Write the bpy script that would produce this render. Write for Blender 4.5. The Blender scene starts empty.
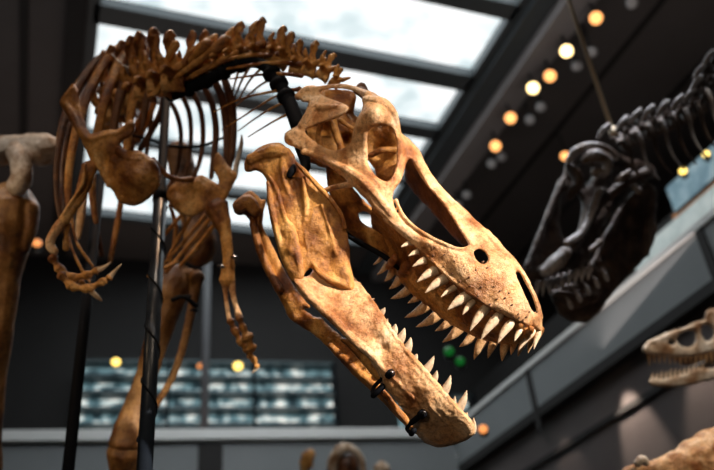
import bpy, bmesh, math, random
import numpy as np
from mathutils import Vector, Matrix, noise, geometry
random.seed(7)
PI = math.pi
F = 800.0; CX, CY = 357.0, 235.0
CAM = np.array([0.0, 0.0, 1.2])
nz = lambda v: v/np.linalg.norm(v)
_u = nz(np.array([-127.0, 1241.0, -F])); _f = np.array([0, 0, -1.0])
_Y = nz(_f-_f.dot(_u)*_u); _X = np.cross(_Y, _u)
RC = np.array([_X, _Y, _u])
_a = math.radians(-22.3)
RC = np.array([[math.cos(_a), -math.sin(_a), 0], [math.sin(_a), math.cos(_a), 0], [0, 0, 1]]) @ RC
def ray(x, y): return RC @ np.array([(x-CX)/F, -(y-CY)/F, -1.0])
def P(x, y, d): return Vector(CAM+ray(x, y)*d)
def at_z(x, y, z): r = ray(x, y); return Vector(CAM+r*((z-CAM[2])/r[2]))
def at_x(x, y, X): r = ray(x, y); return Vector(CAM+r*((X-CAM[0])/r[0]))
def at_y(x, y, Y): r = ray(x, y); return Vector(CAM+r*((Y-CAM[1])/r[1]))
COL = bpy.context.scene.collection

# ------------------------------------------------------------------ materials
def mat(name, cols=None, rough=.5, metal=0, bump=0, bscale=60, nscale=8, emis=None, estr=0, spec=.5, alpha=1, detail=6, crack=.7):
    m = bpy.data.materials.new(name); m.use_nodes = True
    nt = m.node_tree; b = nt.nodes['Principled BSDF']
    b.inputs['Roughness'].default_value = rough; b.inputs['Metallic'].default_value = metal
    b.inputs['Specular IOR Level'].default_value = spec
    tc = nt.nodes.new('ShaderNodeTexCoord')
    if cols and len(cols) > 1:
        n = nt.nodes.new('ShaderNodeTexNoise'); n.inputs['Scale'].default_value = nscale
        n.inputs['Detail'].default_value = detail; n.inputs['Roughness'].default_value = .68
        r = nt.nodes.new('ShaderNodeValToRGB'); el = r.color_ramp.elements
        lo, hi = .3, .7
        while len(el) < len(cols): el.new(.5)
        for i, c in enumerate(cols):
            el[i].position = lo+(hi-lo)*i/(len(cols)-1); el[i].color = (*c, 1)
        nt.links.new(tc.outputs['Object'], n.inputs['Vector'])
        nt.links.new(n.outputs['Fac'], r.inputs['Fac'])
        col = r.outputs['Color']
        if bump:      # fine dark speckle, larger stains and hairline cracks of the fossil itself
            n3 = nt.nodes.new('ShaderNodeTexNoise'); n3.inputs['Scale'].default_value = nscale*9; n3.inputs['Detail'].default_value = 5; n3.inputs['Roughness'].default_value = .75
            r3 = nt.nodes.new('ShaderNodeValToRGB'); r3.color_ramp.elements[0].position = .34; r3.color_ramp.elements[0].color = (.42, .34, .28, 1); r3.color_ramp.elements[1].position = .52; r3.color_ramp.elements[1].color = (1, 1, 1, 1)
            mx = nt.nodes.new('ShaderNodeMix'); mx.data_type = 'RGBA'; mx.blend_type = 'MULTIPLY'; mx.inputs[0].default_value = .8
            nt.links.new(tc.outputs['Object'], n3.inputs['Vector']); nt.links.new(n3.outputs['Fac'], r3.inputs['Fac'])
            nt.links.new(col, mx.inputs[6]); nt.links.new(r3.outputs['Color'], mx.inputs[7]); col = mx.outputs[2]
            n4 = nt.nodes.new('ShaderNodeTexNoise'); n4.inputs['Scale'].default_value = nscale*1.1; n4.inputs['Detail'].default_value = 4
            r4 = nt.nodes.new('ShaderNodeValToRGB'); r4.color_ramp.elements[0].position = .36; r4.color_ramp.elements[0].color = (.42, .25, .12, 1); r4.color_ramp.elements[1].position = .54; r4.color_ramp.elements[1].color = (1, 1, 1, 1)
            mx2 = nt.nodes.new('ShaderNodeMix'); mx2.data_type = 'RGBA'; mx2.blend_type = 'MULTIPLY'; mx2.inputs[0].default_value = .9
            nt.links.new(tc.outputs['Object'], n4.inputs['Vector']); nt.links.new(n4.outputs['Fac'], r4.inputs['Fac'])
            nt.links.new(col, mx2.inputs[6]); nt.links.new(r4.outputs['Color'], mx2.inputs[7]); col = mx2.outputs[2]
            vo = nt.nodes.new('ShaderNodeTexVoronoi'); vo.feature = 'DISTANCE_TO_EDGE'; vo.inputs['Scale'].default_value = 14
            dn = nt.nodes.new('ShaderNodeTexNoise'); dn.inputs['Scale'].default_value = 12; dn.inputs['Detail'].default_value = 5
            ad = nt.nodes.new('ShaderNodeMix'); ad.data_type = 'RGBA'; ad.blend_type = 'LINEAR_LIGHT'; ad.inputs[0].default_value = .12
            nt.links.new(tc.outputs['Object'], dn.inputs['Vector']); nt.links.new(tc.outputs['Object'], ad.inputs[6]); nt.links.new(dn.outputs['Color'], ad.inputs[7]); nt.links.new(ad.outputs[2], vo.inputs['Vector'])
            r5 = nt.nodes.new('ShaderNodeValToRGB'); r5.color_ramp.elements[0].position = 0; r5.color_ramp.elements[0].color = (.45, .33, .24, 1); r5.color_ramp.elements[1].position = .018; r5.color_ramp.elements[1].color = (1, 1, 1, 1)
            mx3 = nt.nodes.new('ShaderNodeMix'); mx3.data_type = 'RGBA'; mx3.blend_type = 'MULTIPLY'; mx3.inputs[0].default_value = crack
            nt.links.new(vo.outputs['Distance'], r5.inputs['Fac']); nt.links.new(col, mx3.inputs[6]); nt.links.new(r5.outputs['Color'], mx3.inputs[7]); col = mx3.outputs[2]
        nt.links.new(col, b.inputs['Base Color'])
    elif cols: b.inputs['Base Color'].default_value = (*cols[0], 1)
    if bump:
        n2 = nt.nodes.new('ShaderNodeTexNoise'); n2.inputs['Scale'].default_value = bscale
        n2.inputs['Detail'].default_value = 8; n2.inputs['Roughness'].default_value = .7
        bp = nt.nodes.new('ShaderNodeBump'); bp.inputs['Strength'].default_value = bump
        bp.inputs['Distance'].default_value = .01
        nt.links.new(tc.outputs['Object'], n2.inputs['Vector'])
        nt.links.new(n2.outputs['Fac'], bp.inputs['Height'])
        nt.links.new(bp.outputs['Normal'], b.inputs['Normal'])
    if emis:
        b.inputs['Emission Color'].default_value = (*emis, 1); b.inputs['Emission Strength'].default_value = estr
    return m
M = {}
M['bone'] = mat('bone_brown', [(.11,.035,.008), (.40,.16,.032), (.64,.31,.075), (.78,.47,.18)], .34, bump=1.0, bscale=45, nscale=7)
M['bone_pale'] = mat('bone_tan', [(.46,.19,.06), (.74,.39,.16), (.84,.53,.28), (.90,.68,.47)], .34, bump=1.0, bscale=55, nscale=8)
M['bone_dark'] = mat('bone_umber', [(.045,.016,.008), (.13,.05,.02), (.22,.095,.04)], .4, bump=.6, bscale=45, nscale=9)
M['bone_leg'] = mat('bone_leg', [(.07,.028,.008), (.26,.12,.03), (.42,.23,.08)], .45, bump=.6, bscale=35, nscale=6)
M['bone_lit'] = mat('bone_lit_pale', [(.35,.27,.2), (.62,.52,.42), (.75,.68,.6)], .5, bump=.5, bscale=45, nscale=9)  # pale copy of the bone, falling light put into its colour
M['tooth'] = mat('tooth_cream', [(.60,.36,.19), (.78,.58,.38), (.84,.70,.54)], .3, bump=.15, bscale=60, nscale=6, crack=0)
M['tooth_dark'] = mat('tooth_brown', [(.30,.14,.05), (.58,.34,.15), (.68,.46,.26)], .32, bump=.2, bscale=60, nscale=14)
M['black_bone'] = mat('bone_black', [(.015,.010,.008), (.06,.038,.027), (.13,.09,.07)], .45, bump=.7, bscale=30, nscale=9)
M['grey_highlight_bone'] = mat('bone_grey_highlight', [(.10,.09,.09), (.34,.33,.34), (.62,.61,.62)], .45, bump=.6, bscale=30, nscale=9)  # dark skeleton's highlights put into the colour; also used for its teeth
M['cast'] = mat('bone_ivory', [(.34,.19,.09), (.66,.52,.38), (.8,.72,.62)], .5, bump=.5, bscale=30, nscale=9)
M['steel'] = mat('black_steel', [(.007,.008,.011)], .7, spec=.05, bump=.1, bscale=100)
M['sleeve'] = mat('blued_steel', [(.010,.014,.022), (.018,.025,.036)], .32, spec=.35, nscale=20)
M['chrome'] = mat('bolt_steel', [(.4,.4,.42)], .25, metal=1)
M['wire'] = mat('wire', [(.5,.48,.45)], .4, metal=.8)
M['ceil'] = mat('ceiling_paint', [(.085,.074,.070), (.10,.088,.084)], .85, nscale=.6)
M['beam'] = mat('beam_paint', [(.24,.22,.215), (.27,.25,.245)], .8, nscale=.8)
M['frame'] = mat('skylight_frame', [(.05,.06,.064), (.06,.07,.075)], .6, nscale=1)
M['wall'] = mat('wall_dark', [(.013,.011,.0105), (.018,.016,.015)], .8, nscale=.7)
M['wall_l'] = mat('wall_charcoal', [(.05,.05,.05), (.062,.062,.060)], .8, nscale=.7)
M['parapet'] = mat('parapet_paint', [(.20,.215,.22), (.23,.245,.25)], .7, nscale=.8)
M['cap'] = mat('parapet_cap', [(.75,.75,.72), (.8,.8,.78)], .45, nscale=2)
M['fascia'] = mat('fascia_gloss', [(.10,.082,.08), (.13,.11,.105)], .35, nscale=1.2)
M['floor'] = mat('floor_stone', [(.06,.055,.05), (.08,.074,.07)], .5, nscale=2)
M['plinth'] = mat('plinth_paint', [(.03,.03,.03)], .6)

# ------------------------------------------------------------------ object helpers
WL = {}
def link(name, me, m=None, parent=None, label=None):
    n = len(me.vertices); co = np.empty(n*3); me.vertices.foreach_get('co', co); co = co.reshape(-1, 3)
    c = (co.min(0)+co.max(0))/2
    co -= c; me.vertices.foreach_set('co', co.ravel())
    o = bpy.data.objects.new(name, me); COL.objects.link(o)
    if m:
        me.materials.clear(); me.materials.append(m)
    pw = WL.get(parent.name, np.zeros(3)) if parent else np.zeros(3)
    o.parent = parent; o.location = c-pw; WL[o.name] = c
    if label: o['label'] = label
    me.update()
    return o
def empty(name, loc, label, cat, group=None):
    o = bpy.data.objects.new(name, None); COL.objects.link(o); o.location = loc; o.empty_display_size = .1
    WL[o.name] = np.array(loc); o['label'] = label; o['category'] = cat
    if group: o['group'] = group
    return o
def tag(o, label, cat, group=None):
    o['label'] = label; o['category'] = cat
    if group: o['group'] = group
    return o
def finish(bm, name, smooth=True):
    bmesh.ops.recalc_face_normals(bm, faces=bm.faces)
    me = bpy.data.meshes.new(name); bm.to_mesh(me); bm.free()
    if smooth:
        for p in me.polygons: p.use_smooth = True
    return me
def blend(bm, name, vox, smooth=2, disp=.0015, dscale=22, factor=.5):
    """fuse overlapping closed lumps into one bone surface"""
    me = finish(bm, name)
    o = bpy.data.objects.new('tmp', me); COL.objects.link(o)
    md = o.modifiers.new('r', 'REMESH'); md.mode = 'VOXEL'; md.voxel_size = vox; md.use_smooth_shade = True
    if smooth:
        s = o.modifiers.new('s', 'SMOOTH'); s.iterations = smooth; s.factor = factor
    dg = bpy.context.evaluated_depsgraph_get(); dg.update()
    me2 = bpy.data.meshes.new_from_object(o.evaluated_get(dg))
    bpy.data.objects.remove(o); bpy.data.meshes.remove(me)
    me2.name = name
    if disp:
        n = len(me2.vertices); C_ = np.empty(n*3); N_ = np.empty(n*3)
        me2.vertices.foreach_get('co', C_); me2.vertices.foreach_get('normal', N_)
        C_ = C_.reshape(-1, 3); N_ = N_.reshape(-1, 3)
        a = np.array([noise.fractal(Vector(p)*dscale, 1.0, 2.1, 4) for p in C_])
        C_ += N_*(disp*a)[:, None]; me2.vertices.foreach_set('co', C_.ravel()); me2.update()
    for p in me2.polygons: p.use_smooth = True
    return me2

# ------------------------------------------------------------------ 2D outline -> bone plate with real thickness
def smooth_poly(pts, step):
    n = len(pts); out = []
    for i in range(n):
        p0, p1, p2, p3 = (np.array(pts[(i+k-1) % n][:2], float) for k in range(4))
        L = np.linalg.norm(p2-p1); m = max(1, int(L/step+.5))
        for k in range(m):
            t = k/m
            q = .5*((2*p1)+(-p0+p2)*t+(2*p0-5*p1+4*p2-p3)*t*t+(-p0+3*p1-3*p2+p3)*t**3)
            lin = p1+(p2-p1)*t
            out.append(q*.75+lin*.25)
    return np.array(out)
def inside(pts, poly):
    x, y = pts[:, 0], pts[:, 1]; c = np.zeros(len(pts), bool); n = len(poly); j = n-1
    for i in range(n):
        xi, yi = poly[i]; xj, yj = poly[j]
        k = ((yi > y) != (yj > y))
        with np.errstate(divide='ignore', invalid='ignore'):
            k &= x < (xj-xi)*(y-yi)/((yj-yi) if yj != yi else 1e-9)+xi
        c ^= k; j = i
    return c
def seg_dist(pts, poly):
    a = poly; b = np.roll(poly, -1, 0); best = np.full(len(pts), 1e9)
    for i in range(len(a)):
        ab = b[i]-a[i]; L = ab.dot(ab)+1e-12
        t = np.clip(((pts-a[i])@ab)/L, 0, 1)
        d = np.linalg.norm(pts-(a[i]+t[:, None]*ab), axis=1)
        best = np.minimum(best, d)
    return best
def field(cps):
    """smooth depth surface through (x, y, d) control points"""
    c = np.array(cps, float)
    if len(c) == 1: return lambda q: np.full(len(q), c[0, 2])
    if len(c) == 2:
        v = c[1, :2]-c[0, :2]; L = v.dot(v)
        return lambda q: c[0, 2]+np.clip(((q-c[0, :2])@v)/L, -.3, 1.3)*(c[1, 2]-c[0, 2])
    s = 100.0; X = c[:, :2]/s; n = len(X)
    K = lambda a, b: (lambda r: np.where(r > 1e-9, r*r*np.log(r+1e-12), 0))(np.linalg.norm(a[:, None]-b[None], axis=2))
    A = np.zeros((n+3, n+3)); A[:n, :n] = K(X, X)+np.eye(n)*1e-3; A[:n, n] = 1; A[:n, n+1:] = X
    A[n:, :n] = A[:n, n:].T
    w = np.linalg.lstsq(A, np.concatenate([c[:, 2], [0, 0, 0]]), rcond=None)[0]
    return lambda q: K(q/s, X)@w[:n]+w[n]+(q/s)@w[n+1:]
def plate(bm, outline, dep, T=.018, R=6, holes=(), step=1.6, dents=()):
    """dents: (x, y, radius px, depth m) pressed into the near face (negative = boss)"""
    o = smooth_poly(outline, step); hs = [smooth_poly(h, step) for h in holes]
    if isinstance(dep, list): dep = field(dep)
    lo, hi = o.min(0), o.max(0)
    g = np.array([(x+(step*.5 if j % 2 else 0), y) for j, y in enumerate(np.arange(lo[1], hi[1], step*.87)) for x in np.arange(lo[0], hi[0], step)])
    g = g[inside(g, o)]
    for h in hs: g = g[~inside(g, h)]
    bd = np.full(len(g), 1e9)
    for l in [o]+hs: bd = np.minimum(bd, seg_dist(g, l))
    k = bd > step*.45; g = g[k]; bd = bd[k]
    verts = [Vector(p) for p in o]; edges = [(i, (i+1) % len(o)) for i in range(len(o))]
    for h in hs:
        b = len(verts); verts += [Vector(p) for p in h]; edges += [(b+i, b+(i+1) % len(h)) for i in range(len(h))]
    nb = len(verts); verts += [Vector(p) for p in g]
    r = geometry.delaunay_2d_cdt(verts, edges, [], 0, 1e-4)
    V = np.array([tuple(v) for v in r[0]]); T_ = np.array([f for f in r[2] if len(f) == 3])
    cen = V[T_].mean(1); ok = inside(cen, o)
    for h in hs: ok &= ~inside(cen, h)
    T_ = T_[ok]
    dist = np.full(len(V), 1e9)
    for l in [o]+hs: dist = np.minimum(dist, seg_dist(V, l))
    t = np.clip(dist/R, 0, 1); h = T*np.sqrt(np.maximum(0, 1-(1-t)**2)); edge = dist < 1e-3
    D = dep(V); dn = np.zeros(len(V))
    for (x, y, rr, a) in dents:
        q = np.exp(-((V[:, 0]-x)**2+(V[:, 1]-y)**2)/(rr*rr)); dn += a*q
    nr = D-h+np.where(edge, 0, dn*np.clip(dist/3, 0, 1)); fr = D+h
    fr = np.maximum(fr, nr+np.where(edge, 0, .004))
    a = {}; b = {}
    for i in set(T_.ravel().tolist()):
        a[i] = bm.verts.new(P(V[i, 0], V[i, 1], nr[i]))
        b[i] = a[i] if edge[i] else bm.verts.new(P(V[i, 0], V[i, 1], fr[i]))
    for f in T_.tolist():
        try: bm.faces.new([a[i] for i in f])
        except ValueError: pass
        try:
            if not all(edge[i] for i in f): bm.faces.new([b[i] for i in reversed(f)])
        except ValueError: pass
# ------------------------------------------------------------------ swept tubes
def sweep(bm, W, rad, seg=10, flat=1.0, ref=None, sub=4, cap=True):
    """W world points, rad metres; flat = ratio of the second axis"""
    n = len(W); pts = []; rs = []
    for i in range(n-1):
        p0, p1, p2, p3 = W[max(i-1, 0)], W[i], W[i+1], W[min(i+2, n-1)]
        for k in range(sub):
            t = k/sub
            pts.append(.5*((2*p1)+(-p0+p2)*t+(2*p0-5*p1+4*p2-p3)*t*t+(-p0+3*p1-3*p2+p3)*t**3))
            s = t*t*(3-2*t); rs.append(rad[i]*(1-s)+rad[i+1]*s)
    pts.append(W[-1]); rs.append(rad[-1])
    if cap:   # rounded ends
        a = (pts[0]-pts[1]).normalized(); b = (pts[-1]-pts[-2]).normalized()
        pts = [pts[0]+a*rs[0]*.75, pts[0]+a*rs[0]*.45]+pts+[pts[-1]+b*rs[-1]*.45, pts[-1]+b*rs[-1]*.75]
        rs = [rs[0]*.25, rs[0]*.72]+rs+[rs[-1]*.72, rs[-1]*.25]
    ref = Vector(ref) if ref else Vector(RC@np.array([0, 0, 1.0]))
    rings = []; u = None
    for i, p in enumerate(pts):
        t = (pts[min(i+1, len(pts)-1)]-pts[max(i-1, 0)]).normalized()
        if u is None:
            u = t.cross(ref)
            if u.length < 1e-3: u = t.orthogonal()
        u = (u-t*u.dot(t)).normalized(); v = t.cross(u)
        rings.append([bm.verts.new(p+(u*math.cos(2*PI*k/seg)+v*flat*math.sin(2*PI*k/seg))*rs[i]) for k in range(seg)])
    for a, b in zip(rings, rings[1:]):
        for k in range(seg): bm.faces.new((a[k], a[(k+1) % seg], b[(k+1) % seg], b[k]))
    bm.faces.new(rings[0][::-1]); bm.faces.new(rings[-1])
def tube(bm, pts, seg=10, flat=1.0, sub=4, cap=True):
    """pts: (x, y, depth, radius px)"""
    sweep(bm, [P(x, y, d) for x, y, d, r in pts], [r*d/F for x, y, d, r in pts], seg, flat, None, sub, cap)
def tube_obj(name, pts, m, parent=None, label=None, seg=10, flat=1.0, vox=0, disp=.0015, sub=4):
    bm = bmesh.new(); tube(bm, pts, seg, flat, sub)
    if vox: me = blend(bm, name, vox, 1, disp)
    else:
        me = finish(bm, name)
    return link(name, me, m, parent, label)
def box_mesh(bm, c, s, rz=0, bev=0):
    r = bmesh.ops.create_cube(bm, size=1)
    M4 = Matrix.Translation(c) @ Matrix.Rotation(rz, 4, 'Z') @ Matrix.Diagonal((*s, 1))
    bmesh.ops.transform(bm, matrix=M4, verts=r['verts'])
    if bev:
        es = list({e for v in r['verts'] for e in v.link_edges})
        bmesh.ops.bevel(bm, geom=es, offset=bev, segments=2, affect='EDGES')
def quad_slab(bm, pts, thick):
    """thick slab from 4 world corners"""
    n = (pts[1]-pts[0]).cross(pts[3]-pts[0]).normalized()*thick
    a = [bm.verts.new(p) for p in pts]; b = [bm.verts.new(p+n) for p in pts]
    bm.faces.new(a); bm.faces.new(b[::-1])
    for i in range(4): bm.faces.new((a[i], b[i], b[(i+1) % 4], a[(i+1) % 4]))
def struct(name, bm, m, smooth=False):
    o = link(name, finish(bm, name, smooth), m); o['kind'] = 'structure'; return o
def tooth_obj(base, tip, w, d, dt, m, parent, bend=.06, root=.35):
    """recurved flattened cone; base, tip px; w width px"""
    b = np.array(base, float); t = np.array(tip, float); ax = t-b; L = np.linalg.norm(ax); n = np.array([-ax[1], ax[0]])/L
    if n[1] > 0: n = -n
    bm = bmesh.new(); pts = []
    b = b-ax*root
    N = 7
    for i in range(N):
        s = i/(N-1); q = b+(t-b)*s+n*L*bend*math.sin(PI*s)*1
        r = w/2*1.12*((1-s**2.3)*.96+.04)
        if i == 0: r *= .8
        pts.append((q[0], q[1], d+(dt-d)*s, max(r, .35)))
    tube(bm, pts, 12, .7, 3, True)
    return link('tooth', finish(bm, 'tooth'), m, parent)
SC = .0
# ================================================================== THE MAIN TYRANNOSAUR
root = empty('tyrannosaur_skeleton', tuple(P(150, 560, 4.6)), 'mounted brown tyrannosaur skeleton with gaping toothed skull, in the centre foreground', 'skeleton')
PL = P(150, 560, 4.6)
# ---- skull
sk = field([(290,138,3.20),(305,95,3.27),(345,86,3.24),(348,107,3.10),(330,155,3.10),(365,150,3.01),(380,104,3.00),(398,120,3.08),
 (365,92,3.12),(385,95,3.14),(370,185,2.97),(402,165,3.03),(395,212,2.94),(412,146,3.12),(440,190,3.05),(455,205,3.0),(470,218,2.96),(430,240,2.88),
 (460,265,2.81),(480,240,2.87),(500,250,2.85),(490,300,2.765),(450,277,2.83),(420,248,2.90),(520,270,2.81),(535,300,2.80),
 (542,325,2.84),(515,310,2.745),(500,280,2.77),(525,322,2.775)])
out = [(284,135),(287,131),(299,124),(305,112),(308,103),(302,102),(298.7,97),(300,91),(305.5,86),(314,85),(321,88),(331,85),(345,84.5),(360,88),(366,89.5),
 (375.5,93),(384,99),(392.5,107),(398.5,116),(400,124),(402,133),(408,138),(418,148),(421,153),(425,162),(435.5,179),(452.6,198),(469.6,213),
 (480,224.5),(490.5,231),(499,242),(511,254),(521,266),(529.6,280),(534.7,293.6),(540,305.5),(542.5,319),(542,333),(535,328),(526,323),(514,319.5),
 (504,314),(490,307.5),(480,301),(470,295),(463,291),(451,281),(440,270.5),(435.5,265),(422,251.5),(408,239.5),(394,228.7),(384,218),(375.5,211),(367,201),
 (360,194),(350,184),(343,177),(333,169.7),(322.6,163.7),(309,155),(300,150),(293,147),(285,143)]
h_ltf = [(305.5,131),(314,126.5),(331,120.5),(343,115.5),(349,107),(338,101),(326,97),(319.5,92.5),(323,90.5),(332,88.8),(345,89.2),(356,92.5),(362,98),(362,109),(357,118),(353,131),(350,143),(341,149),(331,150),(321,145),(310.6,138)]
h_orb = [(368.7,131),(374,127),(382,125),(391,127),(395,136),(396.5,148),(396.8,153.5),(396,165.4),(392.6,175.6),(386.6,181.6),(375.5,175.6),(368.7,163.7),(368,153.5),(367.5,140)]
h_aof = [(394,191),(401,181),(405,169),(408,160),(412,160),(417,168),(427,186),(440.6,201.5),(452,218),(458,228),(466,240.6),(468,246),(461,251),(451,248),(435.5,242),(420,234),(408,225),(401,218),(395,208),(392.6,198)]
h_mf = [(474,252),(478,249.5),(484,252),(488,258),(486,263),(481,263),(476,259)]
h_nar = [(514,264),(518,270),(523,279),(529,290),(534,302),(536,312),(532,310),(526,297),(521,286),(516,274)]
bm = bmesh.new()
dents = [(480,256,12,.012),(505,262,7,-.006),(382,112,13,-.012),(386,132,8,.02),(470,255,8,.006),(455,240,7,-.006),(372,195,8,-.004),(330,132,6,0),
 (318,112,8,.006),(495,245,6,.008),(520,300,8,-.006),(440,258,12,.006)]
plate(bm, out, sk, .019, 4.5, [h_ltf, h_orb, h_aof, h_mf, h_nar], 1.6, dents)
# rims and ridges that stand off the side wall
def ridge(pts, dd=0): tube(bm, [(x, y, float(sk(np.array([[x, y]]))[0])-dd-z, r) for x, y, z, r in pts], 8)
ridge([(406,143,.0,4),(414,156,.005,4),(424,175,.005,4),(436,190,.004,4),(450,203,.004,4),(466,217,.002,4.5),(480,230,0,5),(492,240,0,5),(505,256,0,5),(518,270,0,3)])
ridge([(381,188,.01,3),(388,184,.012,2.2),(395,176,.012,2.2),(399,164,.012,2.4),(401,150,.012,3.5),(398,138,.008,3.5)])
ridge([(396,200,.008,2.2),(404,217,.008,2),(420,231,.008,2),(440,242,.01,2),(458,249,.01,2.2),(470,247,.01,2.4),(472,240,.006,2.4),(462,226,.004,2)])
ridge([(303,152,.01,3),(318,156,.014,3.6),(334,164,.016,4),(350,172,.016,5),(366,184,.014,6),(380,200,.012,5),(392,216,.01,4)])
ridge([(302,127,.008,5),(309,117,.010,6),(316,108,.012,5),(326,108,.012,4),(338,107,.012,3)])
ridge([(298,97,0,4),(306,90,.012,4),(316,90,.012,3.5),(328,86.5,.008,2.2),(345,86,.006,2.2),(358,90,.006,3),(368,96,.004,5)])
ridge([(366,100,.01,5),(382,104,.014,7),(392,114,.01,6),(396,126,.004,4)])
ridge([(290,139,.012,7),(297,133,.01,6)])
ridge([(516,266,.004,1.8),(524,276,.006,1.8),(532,290,.006,2),(538,304,.006,2),(541,318,.004,2.5)])
# alveolar margin
ridge([(384,219,0,1.5),(408,238,.006,2.2),(422,250,.008,2.4),(440,268,.010,2.6),(463,288,.010,2.6),(490,305,.010,2.6),(514,317,.008,2.6),(530,324,.006,2.6)])
sides = blend(bm, 'skull', .0036, 1, .0016, 30)
skull = link('skull', sides, M['bone_pale'], root)
# nutrient pits on the side of the snout: dark studs painted in for their shade
# far wall of the snout and cheek, skull roof, palate and braincase
bm = bmesh.new()
plate(bm, [(407,142),(420,156),(436,185),(456,210),(474,226),(488,240),(478,247),(469,247),(461,245),(452,236),(440,223),(427,207),(412,191),(404,176)],
      [(410,150,3.17),(440,190,3.12),(480,236,2.98),(412,190,3.30),(442,224,3.18),(465,245,3.06)], .022, 7, step=2)
far = blend(bm, 'nasal_wall', .005, 1, .002, 30); link('nasal_wall', far, M['bone_dark'], skull)  # far nasal underside in darker bone, its shade put into the colour
bm = bmesh.new()
plate(bm, [(372,204),(395,226),(412,240),(436,262),(462,284),(490,302),(522,318),(543,326),(543,334),(537,342),(520,344),(500,344),(482,340),(462,331),(444,320),(428,307),(410,293),(394,274),(384,256),(372,236)],
      [(380,215,3.03),(412,242,2.93),(436,264,2.85),(462,286,2.81),(490,304,2.77),(522,318,2.76),(542,328,2.86),(376,236,3.22),(394,274,3.15),(428,306,3.04),(462,330,2.96),(500,343,2.88),(530,342,2.84)],
      .02, 7, step=2.2, dents=[(400,250,9,.025),(430,282,10,.03),(460,304,10,.03),(490,320,9,.025),(420,265,6,-.01)])
for i in range(13):   # sockets between the two tooth rows
    t = i/12; x = 392+t*136; y = 262+t*72-14*math.sin(PI*t)*(-1)*.5
    tube(bm, [(x-3, y+4, 3.12-t*.3, 4), (x+3, y-5, 3.02-t*.28, 4.2)], 8)
link('palate', blend(bm, 'palate', .0045, 1, .004, 40), M['bone'], skull)
bm = bmesh.new()   # pterygoid wing behind the cheek
plate(bm, [(326,160),(340,172),(352,186),(364,200),(386,221),(404,244),(424,272),(430,286),(414,276),(396,262),(370,248),(348,234),(338,214),(328,190)],
      [(330,170,3.28),(352,190,3.22),(390,225,3.12),(425,278,3.05),(345,228,3.3),(372,246,3.22)], .02, 6,
      [[(359,214),(366,212),(374,219),(378,226),(372,228),(362,222)]], 2)
link('pterygoid', blend(bm, 'pterygoid', .0045, 1, .002, 35), M['bone'], skull)
bm = bmesh.new()
tube(bm, [(326,190,3.14,3),(334,187.5,3.12,2.6),(343,185.5,3.08,2.8),(352,184,3.04,4)], 8)
link('ectopterygoid', blend(bm, 'ectopterygoid', .003, 1, .001), M['bone_pale'], skull)
bm = bmesh.new()   # braincase
plate(bm, [(310,98),(322,90),(340,89),(352,91),(357,97),(354,112),(359,117),(364,108),(368,100),(392,108),(401,130),(400,150),(398,172),(388,184),(378,180),(374,168),(366,160),(362,172),(345,168),(325,168),(306,160),(300,140),(304,120)],
      [(310,100,3.46),(350,95,3.5),(330,130,3.4),(365,150,3.36),(395,130,3.3),(392,170,3.28),(310,150,3.4)], .03, 9, step=2.2, dents=[(345,140,7,.05),(322,130,7,.05),(382,150,9,.05)])
tube(bm, [(331,116,3.3,5),(335,130,3.28,4.5),(340,145,3.26,4),(342,156,3.24,4)], 8)
tube(bm, [(322,122,3.32,3),(318,135,3.34,3),(322,150,3.34,4)], 8)
tube(bm, [(340,120,3.33,2.6),(352,128,3.33,2.2),(366,130,3.34,3)], 8)
tube(bm, [(370,156,3.27,3),(382,150,3.25,3.6),(396,150,3.25,3)], 8)
link('braincase', blend(bm, 'braincase', .005, 1, .003, 30), M['bone'], skull)
# skull roof across to the far cheek, and the far cheek itself
bm = bmesh.new()
plate(bm, [(352,90),(362,86),(372,92),(384,98),(392,107),(399,117),(402,134),(410,139),(420,151),(414,156),(402,150),(394,130),(380,112),(362,100)],
      [(355,92,3.35),(372,94,3.36),(392,108,3.34),(400,125,3.33),(415,150,3.3),(380,112,3.3)], .03, 7, step=2.4)
tube(bm, [(356,92,3.4,3),(361,86,3.42,4),(366,90,3.42,3)], 8)
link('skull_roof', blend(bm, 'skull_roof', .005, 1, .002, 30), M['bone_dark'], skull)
# dark studs standing in for shaded pits
for (x, y) in [(434.7,247.5),(444.5,254.7),(433.5,255.5),(454.5,261),(443.5,266),(463.5,266),(452,273.5),(476,270),(469,277),(460,281.5),(487,268),(483,262),
   (494,286.5),(478,296),(490,304),(495,307.5),(501,310),(514,317),(518,314),(523,320),(519,317.5),(526,317),(500,291),(481,287),(505,298),(512,305),(529,312),(537,312),(509,293),(470,286),(497,299)]:
    dd = float(sk(np.array([[x, y]]))[0])-.019+sum(a_*math.exp(-((x-x_)**2+(y-y_)**2)/(r_*r_)) for x_, y_, r_, a_ in dents)
    bm = bmesh.new(); a = random.uniform(.2, .9); r = random.uniform(.85, 1.15)
    tube(bm, [(x-a, y+a*.5, dd, r), (x+a, y-a*.5, dd, r)], 6, sub=1)
    link('painted_pit', finish(bm, 'painted_pit'), M['bone_dark'], skull)  # dark colour stands in for the shade inside a pit
near_t = [((411,243),(401,247),6),((419,251.7),(408.4,256),6.5),((427.5,260),(412.6,266.5),8),((434.7,271.5),(417,282),9.5),((444,280),(425,293),10),((453,289),(441,297),6),
 ((465.5,298),(447.7,310),11),((470.6,305),(462.6,314.6),6.5),((483,313),(470,331),9),((495.5,321),(481,339.6),9.5),((508,327.7),(498,343),8.5),((519,333),(514.6,341),5.5),((529.6,336),(519,350),7),((538,336),(534,349),6)]
for b, t, w in near_t:
    d = float(sk(np.array([[b[0], b[1]-8]]))[0])+.004
    tooth_obj(b, t, w, d, d-.015, M['tooth'], skull)
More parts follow.
